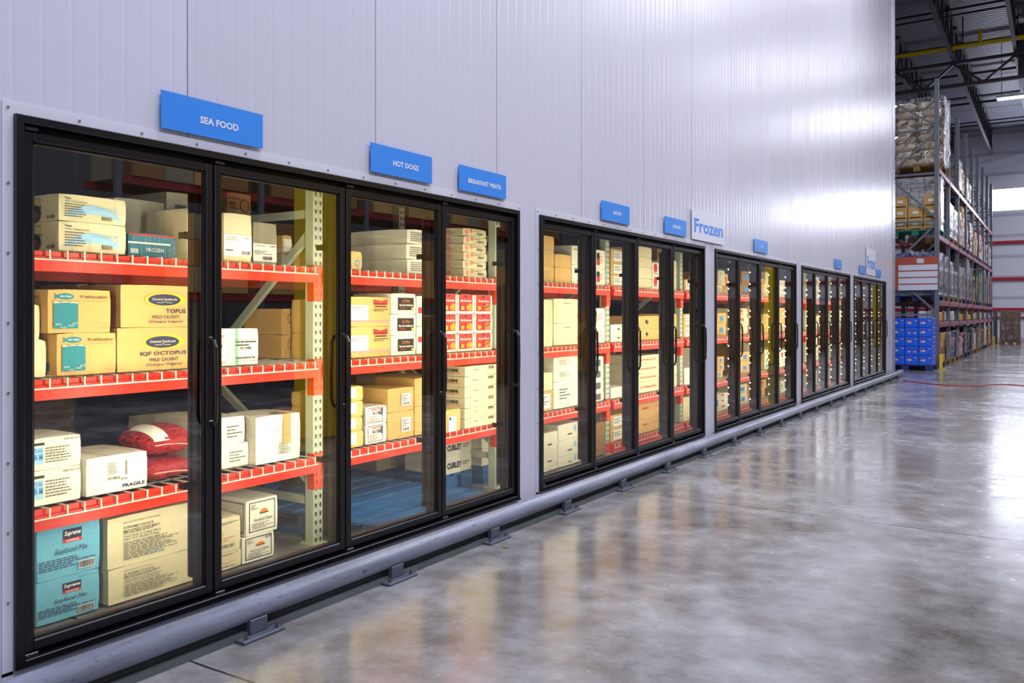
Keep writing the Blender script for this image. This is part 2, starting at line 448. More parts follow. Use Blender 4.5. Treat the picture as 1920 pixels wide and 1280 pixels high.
def carton(D, x0, x1, z0, z1, m, label, cat='carton', name='carton', depth=.38, rz=0., front=None, side=None, sticker=None, tape=None, group=None, seed=None, soft=.003, ymin=None):
    """one carton: front face on the plane D metres from the lens plane, from pixel column x0 to x1"""
    y0 = Yp(x0, D); y1 = Yp(x1, D)
    return carton_m(3.0 - D, y0, y1, z0, z1, m, label, cat, name, depth, rz, front, side, sticker, tape, group, seed, soft)
def carton_m(X, y0, y1, z0, z1, m, label, cat='carton', name='carton', depth=.38, rz=0., front=None, side=None, sticker=None, tape=None, group=None, seed=None, soft=.003):
    w = y1 - y0 - .002; h = z1 - z0 - .0015
    seed = seed if seed is not None else len(NW); NW.append(label)
    o = carton_mesh(name, w, depth, h, m, soft, seed).build(name, smooth=False)
    o.location = (X, y0, z0); o.rotation_euler[2] = rz
    tag(o, label, cat, group)
    if front or side:
        mb = MB()
        if front: front(Face(mb, w, h, lambda u, v, l: (l, u, v)))
        if side: side(Face(mb, depth, h, lambda u, v, l: (-depth + u, -l, v)))
        mb.build('printing', None, o)
    if sticker:
        mb = MB(); sticker(Face(mb, w, h, lambda u, v, l: (l + .004, u, v))); mb.build('shipping_label', None, o)
    if tape:
        mb = MB(); tape(Face(mb, w, h, lambda u, v, l: (l + .001, u, v)), Face(mb, w, depth, lambda u, v, l: (-depth + v, u, h + l))); mb.build('tape', None, o)
    return o
def tops(x, ys, D): return [P(x, y, D)[1] for y in ys]
POSW = {1: [''], 2: ['lower', 'upper'], 3: ['bottom', 'middle', 'top'], 4: ['bottom', 'second', 'third', 'top'],
        5: ['bottom', 'second', 'middle', 'fourth', 'top'], 6: ['bottom', 'second', 'third', 'fourth', 'fifth', 'top']}
def stack(D, x0, x1, base, ys, m, label, jitter=0., **k):
    """ys: pixel rows of the tops, lowest box first, read at column x0; '#' in the label becomes bottom/middle/top"""
    z = base; out = []
    for i, (t, w) in enumerate(zip(tops(x0, ys, D), POSW[len(ys)])):
        kk = {a: (b[i] if isinstance(b, list) else b) for a, b in k.items()}
        mm = m[i] if isinstance(m, list) else m
        jx = R.uniform(-jitter, jitter)
        out.append(carton(D, x0 + jx, x1 + jx, z, t, mm, label.replace('#', w), **kk)); z = t
    return out
# ================================================================== the setting
WL = 19.66      # the cooler wall ends here
BANKS = [1.45, 4.905, 8.405, 11.90, 15.43]; BW = 3.19; FB, FT = .13, 2.04
mb = MB()
mb.box(-.10, 0, -4, WL, 0, FB); mb.box(-.10, 0, -4, WL, FT, 9.2)
e = -4
for b in BANKS:
    mb.box(-.10, 0, e, b, FB, FT); e = b + BW
mb.box(-.10, 0, e, WL, FB, FT)
tag(mb.build('wall_left', M_WALL), kind='structure')
mb = MB(); mb.box(-7.1, .012, WL, WL + .10, 0, 9.2); tag(mb.build('wall_cooler_end', M_WALL), kind='structure')
mb = MB(); mb.box(.0005, .012, WL - .16, WL, 0, 9.2); mb.box(.0005, .02, WL - .012, WL + .10, 0, 9.2)
tag(mb.build('trim_1', mat('corner_aluminium', (176, 176, 186), .3, .6)), kind='structure')
mb = MB(); mb.box(-60, 16, -8, 50.2, -.1, 0); tag(mb.build('floor', M_FLOOR), kind='structure')
mb = MB(); mb.box(-7.1, -7, -4, WL, 0, 3.4); tag(mb.build('wall_back', DARKI), kind='structure')
mb = MB(); mb.box(-7, -.1, -4.1, -4, 0, 3.4); tag(mb.build('wall_side', DARKI), kind='structure')
mb = MB(); mb.box(-7.1, -.1, -4.1, WL, 3.4, 3.5); tag(mb.build('ceiling_cooler', DARKI), kind='structure')
# far wall: white ribbed panels, window band, red girts
FAR = 50.0
mfw = mat('far_wall_white', (226, 228, 240), .5); g = N(mfw); vec, o_ = g.xyz()
zz = g.m('FRACT', g.m('DIVIDE', o_[2], 1.07)); g.bump(g.m('ABSOLUTE', g.m('SUBTRACT', zz, .5)), .4, .05)
g.to(g.ramp(zz, [(.0, lin((190, 192, 210))), (.12, lin((190, 192, 210))), (.2, lin((228, 230, 242))), (1, lin((228, 230, 242)))]), 'Base Color')
WZ0, WZ1, WX0, WX1 = 6.75, 7.85, .1, 9.
mb = MB(); mb.box(-40, 16, FAR, FAR + .2, 0, WZ0); mb.box(-40, 16, FAR, FAR + .2, WZ1, 12); mb.box(-40, WX0, FAR, FAR + .2, WZ0, WZ1); mb.box(WX1, 16, FAR, FAR + .2, WZ0, WZ1)
tag(mb.build('wall_far', mfw), kind='structure')
mb = MB(); mb.box(WX0, WX1, FAR + .12, FAR + .16, WZ0, WZ1)
tag(mb.build('window_1', mat('daylit_window', (236, 240, 255), .3, emit=18)), kind='structure')
for k, z in enumerate((5.08, 3.20, 1.62, 1.22)):
    mb = MB(); t = .085 if k < 3 else .04
    mb.cbox(-40, 16, FAR - .14, FAR, z - t, z + t, .01); tag(mb.build('trim_%d' % (k + 2), mat('girt_red', (176, 26, 44), .4)), kind='structure')
mwr = mat('right_wall', (96, 98, 108), .6)
mb = MB(); mb.box(16, 16.2, -8, 50.2, 0, 12); tag(mb.build('wall_right', mwr), kind='structure')
# roof deck
mdk = mat('roof_deck', (128, 130, 148), .45, .3); g = N(mdk); vec, o_ = g.xyz()
zz = g.m('FRACT', g.m('DIVIDE', o_[1], .20)); g.bump(g.m('SMOOTH_MIN', g.m('MULTIPLY', g.m('ABSOLUTE', g.m('SUBTRACT', zz, .5)), 3.), 1., .1), .9, .04)
mb = MB(); mb.box(-40, 5.2, 10, 50.2, 11, 11.1); mb.box(7.8, 16, 10, 50.2, 11, 11.1)
for y in range(10, 50, 10): mb.box(5.2, 7.8, y + 4.6, y + 9.4, 11, 11.1)
tag(mb.build('ceiling', mdk), kind='structure')
# ================================================================== roof steel
def joist(X, y0, y1, name='roof_joist', label=''):
    t = empty(name, (X, y0, 9.75), label, 'roof joist', 'steel roof joists')
    L = y1 - y0; mb = MB(); mb.box(-.05, .05, 0, L, -.035, .035); mb.build('bottom_chord', DARKST, t)
    mb = MB(); mb.box(-.06, .06, 0, L, 1.13, 1.22); mb.build('top_chord', DARKST, t)
    mb = MB(); n = int(L / 1.25); st = L / n
    for i in range(n):
        mb.bar((0, i * st, 0), (0, (i + .5) * st, 1.15), .045, m=DARKST); mb.bar((0, (i + .5) * st, 1.15), (0, (i + 1) * st, 0), .045, m=DARKST)
        mb.bar((0, (i + .5) * st, 0), (0, (i + .5) * st, 1.15), .03, m=DARKST)
    mb.build('web', None, t); return t
jx = [-6.9, -5.15, -3.4, -1.65, .1, 1.85, 3.6, 7.9]
for i, X in enumerate(jx):
    pos = ['farthest left', 'sixth from the aisle', 'fifth left', 'over the hidden racks', 'above the tall rack posts', 'over the aisle at the right edge', 'just outside the picture', 'far right'][i]
    joist(X, 14.2, 31.0, label='black open-web roof joist before the yellow pipe, ' + pos)
    joist(X, 31.4, 49.9, label='black open-web roof joist beyond the yellow pipe, ' + pos)
# joist girder across at Y = 31.2
t = empty('joist_girder', (0, 31.2, 8.95), 'deep black truss girder running crosswise beneath the roof joists', 'girder')
mb = MB(); mb.box(-12, 12, -.07, .07, -.06, .06); mb.build('bottom_chord', DARKST, t)
mb = MB(); mb.box(-12, 12, -.09, .09, .70, .80); mb.build('top_chord', DARKST, t)
mb = MB()
for i in range(-7, 8):
    x = i * 1.75 - .8
    mb.bar((x, 0, 0), (x + .875, 0, .72), .07, m=DARKST); mb.bar((x + .875, 0, .72), (x + 1.75, 0, 0), .07, m=DARKST)
mb.build('web', None, t)
t = empty('gas_pipe', (0, 30.6, 10.05), 'yellow gas pipe crossing under the roof', 'pipe')
mb = MB(); mb.tube([(-12, 0, 0), (12, 0, 0)], .075, 10); mb.build('pipe', mat('pipe_yellow', (226, 190, 20), .4), t, smooth=True)
mb = MB(); mb.tube([(.9, 0, 0), (.9, 0, .45)], .06, 8); mb.build('riser', MATS['pipe_yellow'], t)
for X in (-2., .4, 3.):
    mb = MB(); mb.box(X - .02, X + .02, -.01, .01, .06, .95); mb.build('hanger', DARKST, t)
for i, (y, z, r) in enumerate([(20.3, 9.9, .03), (22.4, 10.9, .04), (24.6, 10.2, .03), (26.2, 10.9, .05), (27.6, 10.2, .03), (29.2, 10.9, .04), (33.2, 10.9, .05), (35.8, 10.5, .03), (37.4, 10.9, .05), (40., 10.6, .03), (42.6, 10.9, .05), (45.4, 10.6, .03), (47.8, 10.9, .05)]):
    mb = MB(); mb.tube([(-12, y, z - .05), (12, y, z - .05)], r, 6)
    tag(mb.build('bridging_pipe', DARKST), 'thin black bridging bar across the joists, number %d going away' % (i + 1), 'bridging bar', 'bridging bars under the roof deck')
# duct box and hanging rod at the right
mb = MB(); mb.box(1.9, 3.2, 31.5, 33.0, 9.0, 10.75); tag(mb.build('air_duct', DARKST), 'dark sheet-metal duct below the roof at the right edge', 'duct')
# high-bay fixtures
MLAMP = mat('lamp_tube', (238, 240, 255), .3, emit=9)
for k, (X, y, z, lab) in enumerate([(-2.35, 35.5, 9.5, 'nearer of the lit high-bay lamps by the left rack post'), (-2.9, 41.8, 9.5, 'farther lit high-bay lamp low by the left rack post'), (1.7, 34.2, 9.0, 'lit high-bay lamp by the duct at the right edge'),
        (2.3, 23.5, 10.1, 'high-bay lamp over the aisle near the cooler corner'), (3.9, 29.5, 9.6, 'high-bay lamp over the aisle before the girder'), (5.6, 38, 9.6, 'high-bay lamp over the far aisle'), (4.2, 17.5, 9.9, 'high-bay lamp over the freezer aisle')]):
    t = empty('high_bay_lamp', (X, y, z), 'white ' + lab, 'ceiling lamp', 'high-bay lamps')
    mb = MB(); mb.cbox(-.55, .55, -.2, .2, .0, .08, .02); mb.build('housing', SIGNW, t)
    mb = MB(); mb.box(-.52, .52, -.17, .17, -.02, -.001); mb.build('lens', MLAMP, t)
    for q in (-.4, .38):
        mb = MB(); mb.box(q, q + .02, -.01, .01, .08, 11 - z); mb.build('hanger', DARKST, t)
# ================================================================== door banks
SCREW = None
def screw(parent, y, z, first=[None]):
    if first[0] is None:
        mb = MB(); mb.cbox(0, .005, -.0045, .0045, -.0045, .0045, .002); first[0] = mb.mesh('screw'); first[0].materials.append(mat('screw_steel', (150, 152, 162), .3, .6))
    o = bpy.data.objects.new('screw', first[0]); COL.objects.link(o); o.parent = parent; o.location = (.0045, y, z)
LEDM = mat('led_and_glint', (255, 240, 200), .4, emit=12)
H = FT - FB
def bank(b, bi, lab):
    t = empty('cooler_door_bank', (0, b, FB), lab, 'glass door cooler', 'glass door banks in the cooler wall')
    # outer frame (black ring) with recess behind
    mb = MB()
    mb.cbox(-.10, .022, 0, .030, 0, H, .003); mb.cbox(-.10, .022, BW - .030, BW, 0, H, .003)
    mb.cbox(-.10, .022, .030, BW - .03, 0, .028, .003); mb.cbox(-.10, .022, .03, BW - .03, H - .028, H, .003)
    mb.box(-.10, -.045, .03, BW - .03, H - .075, H - .028); mb.box(-.10, -.045, .03, BW - .03, .028, .07)
    mb.box(-.10, -.045, .03, .052, .05, H - .05); mb.box(-.10, -.045, BW - .052, BW - .03, .05, H - .05)
    mb.build('frame', BLACK, t)
    # white flashing ring with screws
    fw = .036
    mb = MB(); mb.box(0.0005, .004, -fw, BW + fw, H, H + fw + .004); mb.box(0.0005, .004, -fw, 0, -.012, H); mb.box(0.0005, .004, BW, BW + fw, -.012, H); mb.box(0.0005, .004, -fw, BW + fw, -.055, -.0001)
    fl = mb.build('flashing', TRIMW, t)
    ns = 14 if bi < 2 else 0
    for k in range(ns):
        y = -.018 + (BW + .036) * k / (ns - 1)
        screw(fl, y, H + .02)
        if k % 2 == 0: screw(fl, y, -.025)
    for k in range(1, 8 if ns else 1):
        z = H * k / 8; screw(fl, -.018, z); screw(fl, BW + .018, z)
    dw = (BW - .06) / 4
    # mullions with lamp strips
    for k in range(5):
        y = .03 + dw * k
        hw = .045
        ya, yb = (y - hw, y + hw) if 0 < k < 4 else ((y, y + .03) if k == 0 else (y - .055, y))
        mb = MB(); mb.cbox(-.085, -.047, ya, yb, .07, H - .075, .004); mu = mb.build('mullion', BLACK, t)
        if k > 0:
            mb = MB(); mb.cbox(-.115, -.086, ya - .004, ya + .03, .10, H - .11, .006); ls = mb.build('lamp_strip', DARKI, mu)
            mb = MB()
            for q in range(15):
                z = .2 + q * (H - .4) / 14 + .02 * math.sin(q * 2.3)
                if bi > 1 and q % 4 != 3: mb.box(-.108, -.100, ya - .0055, ya - .0042, z, z + .012)  # side dots on farther banks only: glowing stand-ins for reflected LED glints
                mb.box(-.116, -.1152, ya + .004, ya + .024, z, z + .022)
            mb.build('leds_and_glints', LEDM, ls)
        if k > 0:
            for z in (.16 + .15 + .19, H - .35):
                mb = MB(); mb.cbox(-.088, -.080, ya - .038, ya + .01, z - .02, z + .012, .003); mb.cbox(-.12, -.08, ya - .042, ya - .036, z - .018, z + .01, .002)
                mb.build('shelf_bracket', BLACKG, mu)
        l = bpy.data.lights.new('cooler_tube', 'AREA'); l.shape = 'RECTANGLE'; l.size = .05; l.size_y = 1.6; l.color = (1, .93, .70)
        l.energy = (11.0 if bi == 0 else 9.2) if 0 < k < 4 else 7.; l.spread = math.radians(165)
        lo = bpy.data.objects.new('cooler_tube', l); COL.objects.link(lo); lo.parent = t
        lo.location = (-.13, y if 0 < k < 4 else (y + .06 if k == 0 else y - .06), H / 2); lo.rotation_euler = (math.radians(90), 0, math.radians(90))
    # doors
    for k in range(4):
        y0 = .03 + dw * k + .004; y1 = y0 + dw - .008
        d = empty('door', (0, y0, 0)); d.parent = t; w = y1 - y0
        z0, z1 = .045, H - .05; s = .034
        mb = MB()
        mb.cbox(-.042, .004, 0, s, z0, z1, .004); mb.cbox(-.042, .004, w - s, w, z0, z1, .004)
        mb.cbox(-.042, .004, s, w - s, z0, z0 + s + .004, .004); mb.cbox(-.042, .004, s, w - s, z1 - s, z1, .004)
        mb.build('door_frame', BLACK, d)
        mb = MB(); q = .007
        for ya, yb, za, zb in ((s, s + q, z0 + s, z1 - s), (w - s - q, w - s, z0 + s, z1 - s), (s, w - s, z0 + s + .004, z0 + s + .004 + q), (s, w - s, z1 - s - q, z1 - s)):
            mb.box(-.03, -.006, ya, yb, za, zb)
        mb.build('gasket', BLACKG, d)
        mb = MB(); mb.add([(-.014, s, z0 + s), (-.014, w - s, z0 + s), (-.014, w - s, z1 - s), (-.014, s, z1 - s)], [(0, 1, 2, 3)]); mb.build('glass_pane', GLASS, d)
        # pull handle: D-shaped grip
        hz0, hz1 = .895 - FB - .01, 1.245 - FB; hy = w - .017
        mb = MB(); mb.tube([(.004, hy, hz0), (.03, hy, hz0 + .004), (.045, hy - .003, hz0 + .03), (.048, hy - .004, (hz0 + hz1) / 2), (.045, hy - .003, hz1 - .03), (.03, hy, hz1 - .004), (.004, hy, hz1)], .0085, 8)
        mb.cbox(.003, .012, hy - .012, hy + .012, hz0 - .012, hz0 + .02, .003); mb.cbox(.003, .012, hy - .012, hy + .012, hz1 - .02, hz1 + .012, .003)
        mb.build('handle', BLACK, d, smooth=False)
        for z in (.034, H - .040):
            mb = MB(); mb.cbox(-.035, .006, .004, .05, z - .006, z + .006, .002); mb.tube([(-.012, .014, z), (-.002, .014, z)], .004, 6); mb.build('hinge', mat('hinge_steel', (90, 90, 96), .35, .8), d)
    return t
blab = ['long black-framed glass door cooler nearest the camera, under the SEA FOOD sign', 'black-framed glass door cooler under the BACON sign', 'third black-framed glass door cooler, just right of the big Frozen sign',
        'fourth black-framed glass door cooler, under a single small blue sign', 'farthest black-framed glass door cooler by the wall corner']
for i, b in enumerate(BANKS): bank(b, i, blab[i])
# ================================================================== signs on the wall
def sign(y0, y1, z0, z1, text, label, m=SIGNB, im=None, hh=.2, u=.52, v=.5, bold=.04, ww=None, name='aisle_sign'):
    mb = MB(); mb.box(.012, .0165, 0, y1 - y0, 0, z1 - z0, m)
    o = mb.build(name); o.location = (0, y0, z0); tag(o, label, 'sign', 'signs on the cooler wall')
    mb = MB()
    for y in (.07, (y1 - y0) - .07): mb.box(.0005, .012, y - .02, y + .02, .03, (z1 - z0) - .03)
    mb.build('standoff', TRIMW, o)
    if text:
        mb = MB(); f = Face(mb, y1 - y0, z1 - z0, lambda a, b, l: (.0165 + l, a, b)); f.text(text, u, v, hh, im or SIGNW, bold, ww=ww)
        mb.build('lettering', None, o)
SZ0, SZ1 = 2.095, 2.246
sign(2.005, 2.510, SZ0, SZ1, 'SEA FOOD', 'blue SEA FOOD sign above the nearest glass doors', u=.545, v=.44, ww=.385)
sign(3.212, 3.717, SZ0, SZ1, 'HOT DOGS', 'blue HOT DOGS sign above the third nearest door', u=.55, v=.46, ww=.42)
sign(3.974, 4.477, SZ0, SZ1, 'BREAKFAST MEATS', 'blue BREAKFAST MEATS sign above the fourth nearest door', u=.53, v=.45, ww=.70, hh=.19)
a, b = Yp(1124.5), Yp(1177.5); sign(a, b, SZ0, SZ1, 'BACON', 'blue BACON sign above the second door bank', u=.54, ww=.27)
a, b = Yp(1243.2), Yp(1284); sign(a, b, SZ0, SZ1, 'BURGERS', 'blue BURGERS sign left of the large Frozen sign', u=.54, ww=.36, hh=.19)
a = Yp(1294.7); b = Yp(1354.6); sign(a, b, P(1294.7, 447.5)[1], P(1294.7, 389.3)[1], 'Frozen', 'large white Frozen sign with blue letters, nearer of the two', SIGNW, SIGNB, .46, .51, .47, ww=.9, bold=.03, name='frozen_sign')
a, b = Yp(1412), Yp(1437); sign(a, b, SZ0, SZ1, 'ICE', 'small blue ICE sign above the third door bank', u=.55, ww=.16)
a, b = Yp(1564), Yp(1576.3); sign(a, b, SZ0, SZ1, None, 'small blue sign above the fourth door bank')
a, b = Yp(1610), Yp(1621); sign(a, b, SZ0, SZ1, None, 'tiny blue sign left of the farther Frozen sign')
a = Yp(1623); b = Yp(1640); sign(a, b, 2.10, 2.60, 'Frozen', 'small white Frozen sign above the farthest door bank', SIGNW, SIGNB, .46, .51, .47, ww=.9, bold=.03, name='frozen_sign')
a, b = Yp(1640.8), Yp(1650.5); sign(a, b, SZ0, SZ1, None, 'tiny blue sign right of the farther Frozen sign, near the corner')
# ================================================================== bumper rail along the floor
mr = mat('bumper_paint', (118, 122, 140), .36); g = N(mr); vec, o_ = g.xyz()
n1 = g.noise(vec, 14, 5, .6, (1, .12, 1)); n2 = g.noise(vec, 7, 4, .6, (3, .35, 3)); n3 = g.noise(vec, 60, 4, .7, (1, .22, 1))
c = g.ramp(n1, [(.3, lin((104, 108, 122))), (.55, lin((130, 135, 152))), (.75, lin((150, 154, 172)))])
sc_ = g.m('MULTIPLY', g.m('GREATER_THAN', n3, .64), g.m('GREATER_THAN', n2, .52))
c = g.mix(g.m('MULTIPLY', sc_, .85), c, lin((66, 52, 48)))
g.to(c, 'Base Color')
t = empty('bumper_rail', (0, 0, 0), 'long grey steel bumper rail on brackets along the foot of the cooler wall', 'bumper rail')
RY0, RY1 = -1.5, WL + .12
prof = [(.135 + .052 * math.cos(math.radians(a)), .108 + .05 * math.sin(math.radians(a))) for a in range(-70, 175, 12)]
prof = prof + [(.085, .108), (.085, .06)]
mb = MB(); mb.extrude_y(prof, RY0, RY1); p_ = mb.build('rail_pipe', mr, t)
for pl in p_.data.polygons: pl.use_smooth = len(pl.vertices) == 4
mb = MB(); mb.extrude_y([(.02, .0), (.168, .0), (.168, .022), (.12, .026), (.10, .052), (.02, .06)], RY0, RY1 - .05); mb.build('base_flange', mat('bumper_base', (92, 98, 100), .45, noise=.3, nscale=5), t)
mb = MB(); mb.cbox(.07, .19, RY1 - .004, RY1 + .004, .05, .162, .003); mb.build('end_cap', mr, t)
y = 2.35 - .882 * 3; fp = mat('bracket_paint', (74, 78, 92), .45, noise=.2); first = None
while y < WL:
    if first is None:
        mb = MB(); mb.cbox(.10, .225, -.11, .11, 0.0, .014, .003)
        mb.cbox(.155, .185, -.045, .045, .014, .075, .003)
        first = mb.build('bracket', fp, t)
        for yy in (-.08, .08):
            mb = MB(); mb.tube([(.202, yy, .014), (.202, yy, .022)], .009, 6); mb.tube([(.202, yy, .022), (.202, yy, .034)], .005, 6); mb.build('anchor_bolt', mat('bolt_steel', (110, 110, 112), .4, .8), first)
        first.location = (0, y, 0)
    else:
        c = copy_tree(first, t); c.location = (0, y, 0)
    y += .882
# ================================================================== pallet racking inside the cooler
DR = 3.65; XR = 3 - DR          # front plane of the racking
BAY = 1.886; PY0 = 3.479 - BAY  # post line
POSTS = [PY0 + BAY * k for k in range(-1, 10)]
LV = [.525, 1.078, 1.628]
RD = 1.05
def upright(i, y):
    t = empty('rack_upright', (XR, y, 0), 'pale green slotted rack upright ' + UPL[i], 'rack upright', 'rack uprights inside the cooler')
    mb = MB(); mb.cbox(-.070, 0, -.038, .038, 0, 2.75, .004); po = mb.build('front_post', POST, t)
    for pl in po.data.vertices: pass
    mb = MB(); mb.cbox(-RD, -RD + .07, -.038, .038, 0, 2.75, .004); mb.build('rear_post', POST, t)
    mb = MB(); mb.box(-.10, .03, -.05, .05, 0, .008); mb.build('base_plate', POST, t)
    def br(z0, z1):
        mb = MB(); mb.bar((-.05, .0, z0), (-RD + .05, 0, z1), .03, .045); mb.build('brace', POST, t)
    br(.25, .25); br(.35, .95); br(1.0, 1.0); br(1.85, 1.05); br(1.95, 1.95)
    return t
UPL = ['left of the nearest door, out of sight', 'left of the nearest door', 'behind the second nearest door', 'at the right of the nearest door bank', 'behind the second door of the second bank', 'behind the fourth door of the second bank',
       'behind the second door of the third bank', 'behind the fourth door of the third bank', 'behind the third door of the fourth bank', 'behind the second door of the farthest bank', 'behind the last door of the farthest bank']
for i, y in enumerate(POSTS): upright(i, y)
def beam_obj():
    t = empty('rack_beam', (0, 0, 0)); L = BAY - .08
    mb = MB(); mb.extrude_y([(0.004, -.092), (.0445, -.092), (.0445, -.03), (.03, -.026), (.03, -.006), (.004, -.006)], 0, L); mb.build('beam', RED, t)
    for s_, y in ((1, -.039), (-1, L + .039)):
        mb = MB(); mb.cbox(.001, .007, y - .037, y + .037, -.20, .012, .002)
        mb.cbox(-.05, .007, y + (.037 if s_ > 0 else -.039), y + (.039 if s_ > 0 else -.037), -.20, .012, .001)
        for q in range(3):
            mb.cbox(.006, .011, y - .024, y - .012, -.17 + q * .05, -.14 + q * .05, .002); mb.cbox(.006, .011, y + .012, y + .024, -.17 + q * .05, -.14 + q * .05, .002)
        mb.build('end_plate', ORANGE, t)
    return t
def deck_obj():
    mb = MB(); L = BAY - .10; r = .0032; n = 24
    for k in range(n):
        y = .02 + (L - .04) * k / (n - 1)
        mb.bar((-RD + .02, y, -.004), (.049, y, -.004), r * 2); mb.bar((.049, y, -.0008), (.049, y, -.045), r * 2)
    for x in (.049,):
        mb.bar((x + .003, 0, -.042), (x + .003, L, -.042), r * 2)
    for k in range(8):
        x = .02 - (RD - .05) * k / 7
        mb.bar((x, 0, -.011), (x, L, -.011), r * 2)
    return mb.build('wire_deck', WIRE)
bm0 = beam_obj(); dk0 = deck_obj(); used = False
BN = ['first', 'second', 'third', 'fourth', 'fifth', 'sixth', 'seventh', 'eighth', 'ninth', 'tenth']
LN = ['lower', 'middle', 'upper']
for i in range(10):
    lv = [(z, LN[j]) for j, z in enumerate(LV)]
    if i >= 4: lv.append((.10, 'floor-level'))
    for z, nm in lv:
        y = POSTS[i] + .04
        for xx, wh in ((XR, 'front'), (XR - RD + .0, 'rear')):
            if wh == 'front':
                b_ = bm0 if not used else copy_tree(bm0); used = True
                b_.location = (xx, y, z)
                tag(b_, 'red front beam of the %s shelf in the %s rack bay from the left' % (nm, BN[i]), 'rack beam', 'red rack beams inside the cooler')
            else:
                mbx = MB(); mbx.box(0, .04, .0, BAY - .08, -.09, -.018); q = mbx.build('rack_beam', RED); q.location = (xx - .045, y, z)
                tag(q, 'red rear beam of the %s shelf in the %s rack bay from the left' % (nm, BN[i]), 'rack beam', 'red rack beams inside the cooler')
        d_ = dk0 if (i == 0 and nm == 'lower') else dk0.copy()
        if d_ is not dk0: COL.objects.link(d_)
        d_.location = (XR, y + .01, z)
        tag(d_, 'white wire deck of the %s shelf in the %s rack bay from the left' % (nm, BN[i]), 'wire deck', 'wire decks inside the cooler')
# ================================================================== cartons on the near racking (seafood, hot dogs, breakfast meats)
T3, T2, T1 = LV[2] + .0045, LV[1] + .0045, LV[0] + .0045
D0 = 3.66
# --- top shelf, first door
def tilapia(f):
    f.poly([(f.w * (.06 + .88 * k / 20), f.h * (.16 + .50 * math.sin(math.pi * k / 20) ** .8)) for k in range(21)] + [(f.w * (.94 - .88 * k / 20), f.h * (.14 + .18 * math.sin(math.pi * k / 20))) for k in range(21)], INKLB)
    f.text('Tilapia', .08, .84, .09, INKB, .01, al='l'); f.text('Whole, Gutted & Scaled', .08, .74, .07, INKB, .0, al='l', wmax=.4)
    f.lines(.08, .15, .42, .68, 6, INKG); f.bars(.62, .12, .78, .27); f.text('INDONESIA', .70, .56, .12, INKLB, wmax=.4); f.text('RASE', .84, .42, .10, INKLB)
def tilside(f):
    f.text('PREMIUM', .42, .88, .07, INK, wmax=.6); f.text('WGS', .42, .72, .16, INKY, .02, wmax=.6); f.text('TILAPIA', .42, .55, .12, INK, wmax=.7)
    f.ell(.36, .3, .05, .04, INKB); f.ell(.30, .2, .06, .03, mat('ink_brown', (90, 60, 40))); f.bars(.7, .08, .92, .2)
stack(D0, 110, 236.6, T3, [412, 360.5], CREAM, '# white tilapia carton with pale blue swoosh, top shelf behind the nearest door', name='fish_carton', depth=.30, front=tilapia, side=tilside, group=None)
def teal(f): f.rect(.02, .90, .98, .97, INKR); f.rect(.0, .55, .88, .62, INKW); f.bars(.04, .12, .2, .32, INKW); f.text('FROZEN', .55, .3, .16, INKW)
carton(D0 + .04, 240, 330, T3, T3 + .112, TEALC, 'teal shrink-wrapped carton lying beside the tilapia cartons on the top shelf', front=teal, soft=.006)
def viking(f):
    f.text('Viking', .28, .62, .09, INKR, .03); f.frame(.16, .56, .40, .68, .004, INKR)
    for k in range(7): f.poly([(f.w * (.18 + k * .03), f.h * .69), (f.w * (.195 + k * .03), f.h * .69), (f.w * (.185 + k * .032), f.h * .84), (f.w * (.165 + k * .032), f.h * .82)], INK)
    f.lines(.5, .3, .9, .8, 8)
carton(4.12, 312, 404, T3, P(312, 358, 4.12)[1], WHITE, 'large white carton with striped horse emblem at the back of the top shelf', front=viking, depth=.50, name='carton')
carton(4.13, 214, 309, T3, P(214, 368, 4.13)[1], WHITE, 'plain white carton at the back above the teal carton', depth=.32)
def breaded(f):
    f.rect(0, .0, 1, .03, TAN); f.rect(0, .12, 1, .56, STICK); f.text('Country Breaded', .06, .50, .035, INKB, al='l', wmax=.6); f.text('Shaped Perch Filets', .06, .45, .035, INKB, al='l', wmax=.6)
    f.text('5 oz.', .06, .40, .03, INKB, al='l'); f.text('05222', .9, .50, .035, INKB, al='r'); f.lines(.05, .2, .5, .27, 1); f.bars(.6, .15, .95, .23)
carton(D0, 350.5, 404, T3, P(350, 389, D0)[1], CREAM, 'tall cream carton at the right edge of the top shelf behind the nearest door', depth=.34, front=lambda f: (f.text('88888', .5, .72, .03, INKB), f.lines(.2, .4, .8, .5, 2)))
carton(D0, 419.5, 472, T3, P(418, 397, D0)[1], CREAM, 'tall cream carton of breaded perch on the top shelf behind the second door', depth=.36, front=breaded)
carton(D0 + .10, 474.5, 519, T3, P(474, 415, D0 + .1)[1], GREYC, 'greyish carton with printed lower band beside the breaded perch carton', front=lambda f: (f.rect(0, .08, 1, .5, STICK), f.text('Oven Ready Breaded', .05, .45, .04, INKB, al='l', wmax=.45), f.text('1028644', .95, .45, .04, INKB, al='r'), f.bars(.4, .12, .8, .2), f.lines(.04, .24, .8, .34, 3)), depth=.3)
zb = P(420, 438, 4.15)[1]
carton(4.15, 426, 471, T3, P(420, 358, 4.15)[1], BROWN, 'brown carton with round stamp standing at the back of the top shelf', depth=.35, front=lambda f: (f.text('DOUBLE', .3, .93, .035, INKB), f.lines(.1, .78, .5, .88, 3, INKB), f.ell(.72, .84, .035, .04, INKB), f.ell(.72, .84, .030, .034, BROWN)))
carton(D0 + .25, 529, 547, T3, P(530, 474, D0 + .25)[1], GREYC, 'small dark carton under the torn-label carton by the slotted post', depth=.25)
carton(D0 + .25, 529, 547, P(530, 474, D0 + .25)[1], P(530, 440, D0 + .25)[1], TAN, 'small tan carton with torn white label beside the slotted post', depth=.25, sticker=lambda f: f.rect(.05, .1, .95, .8, STICK), front=lambda f: f.ell(.7, .5, .03, .02, INKY))
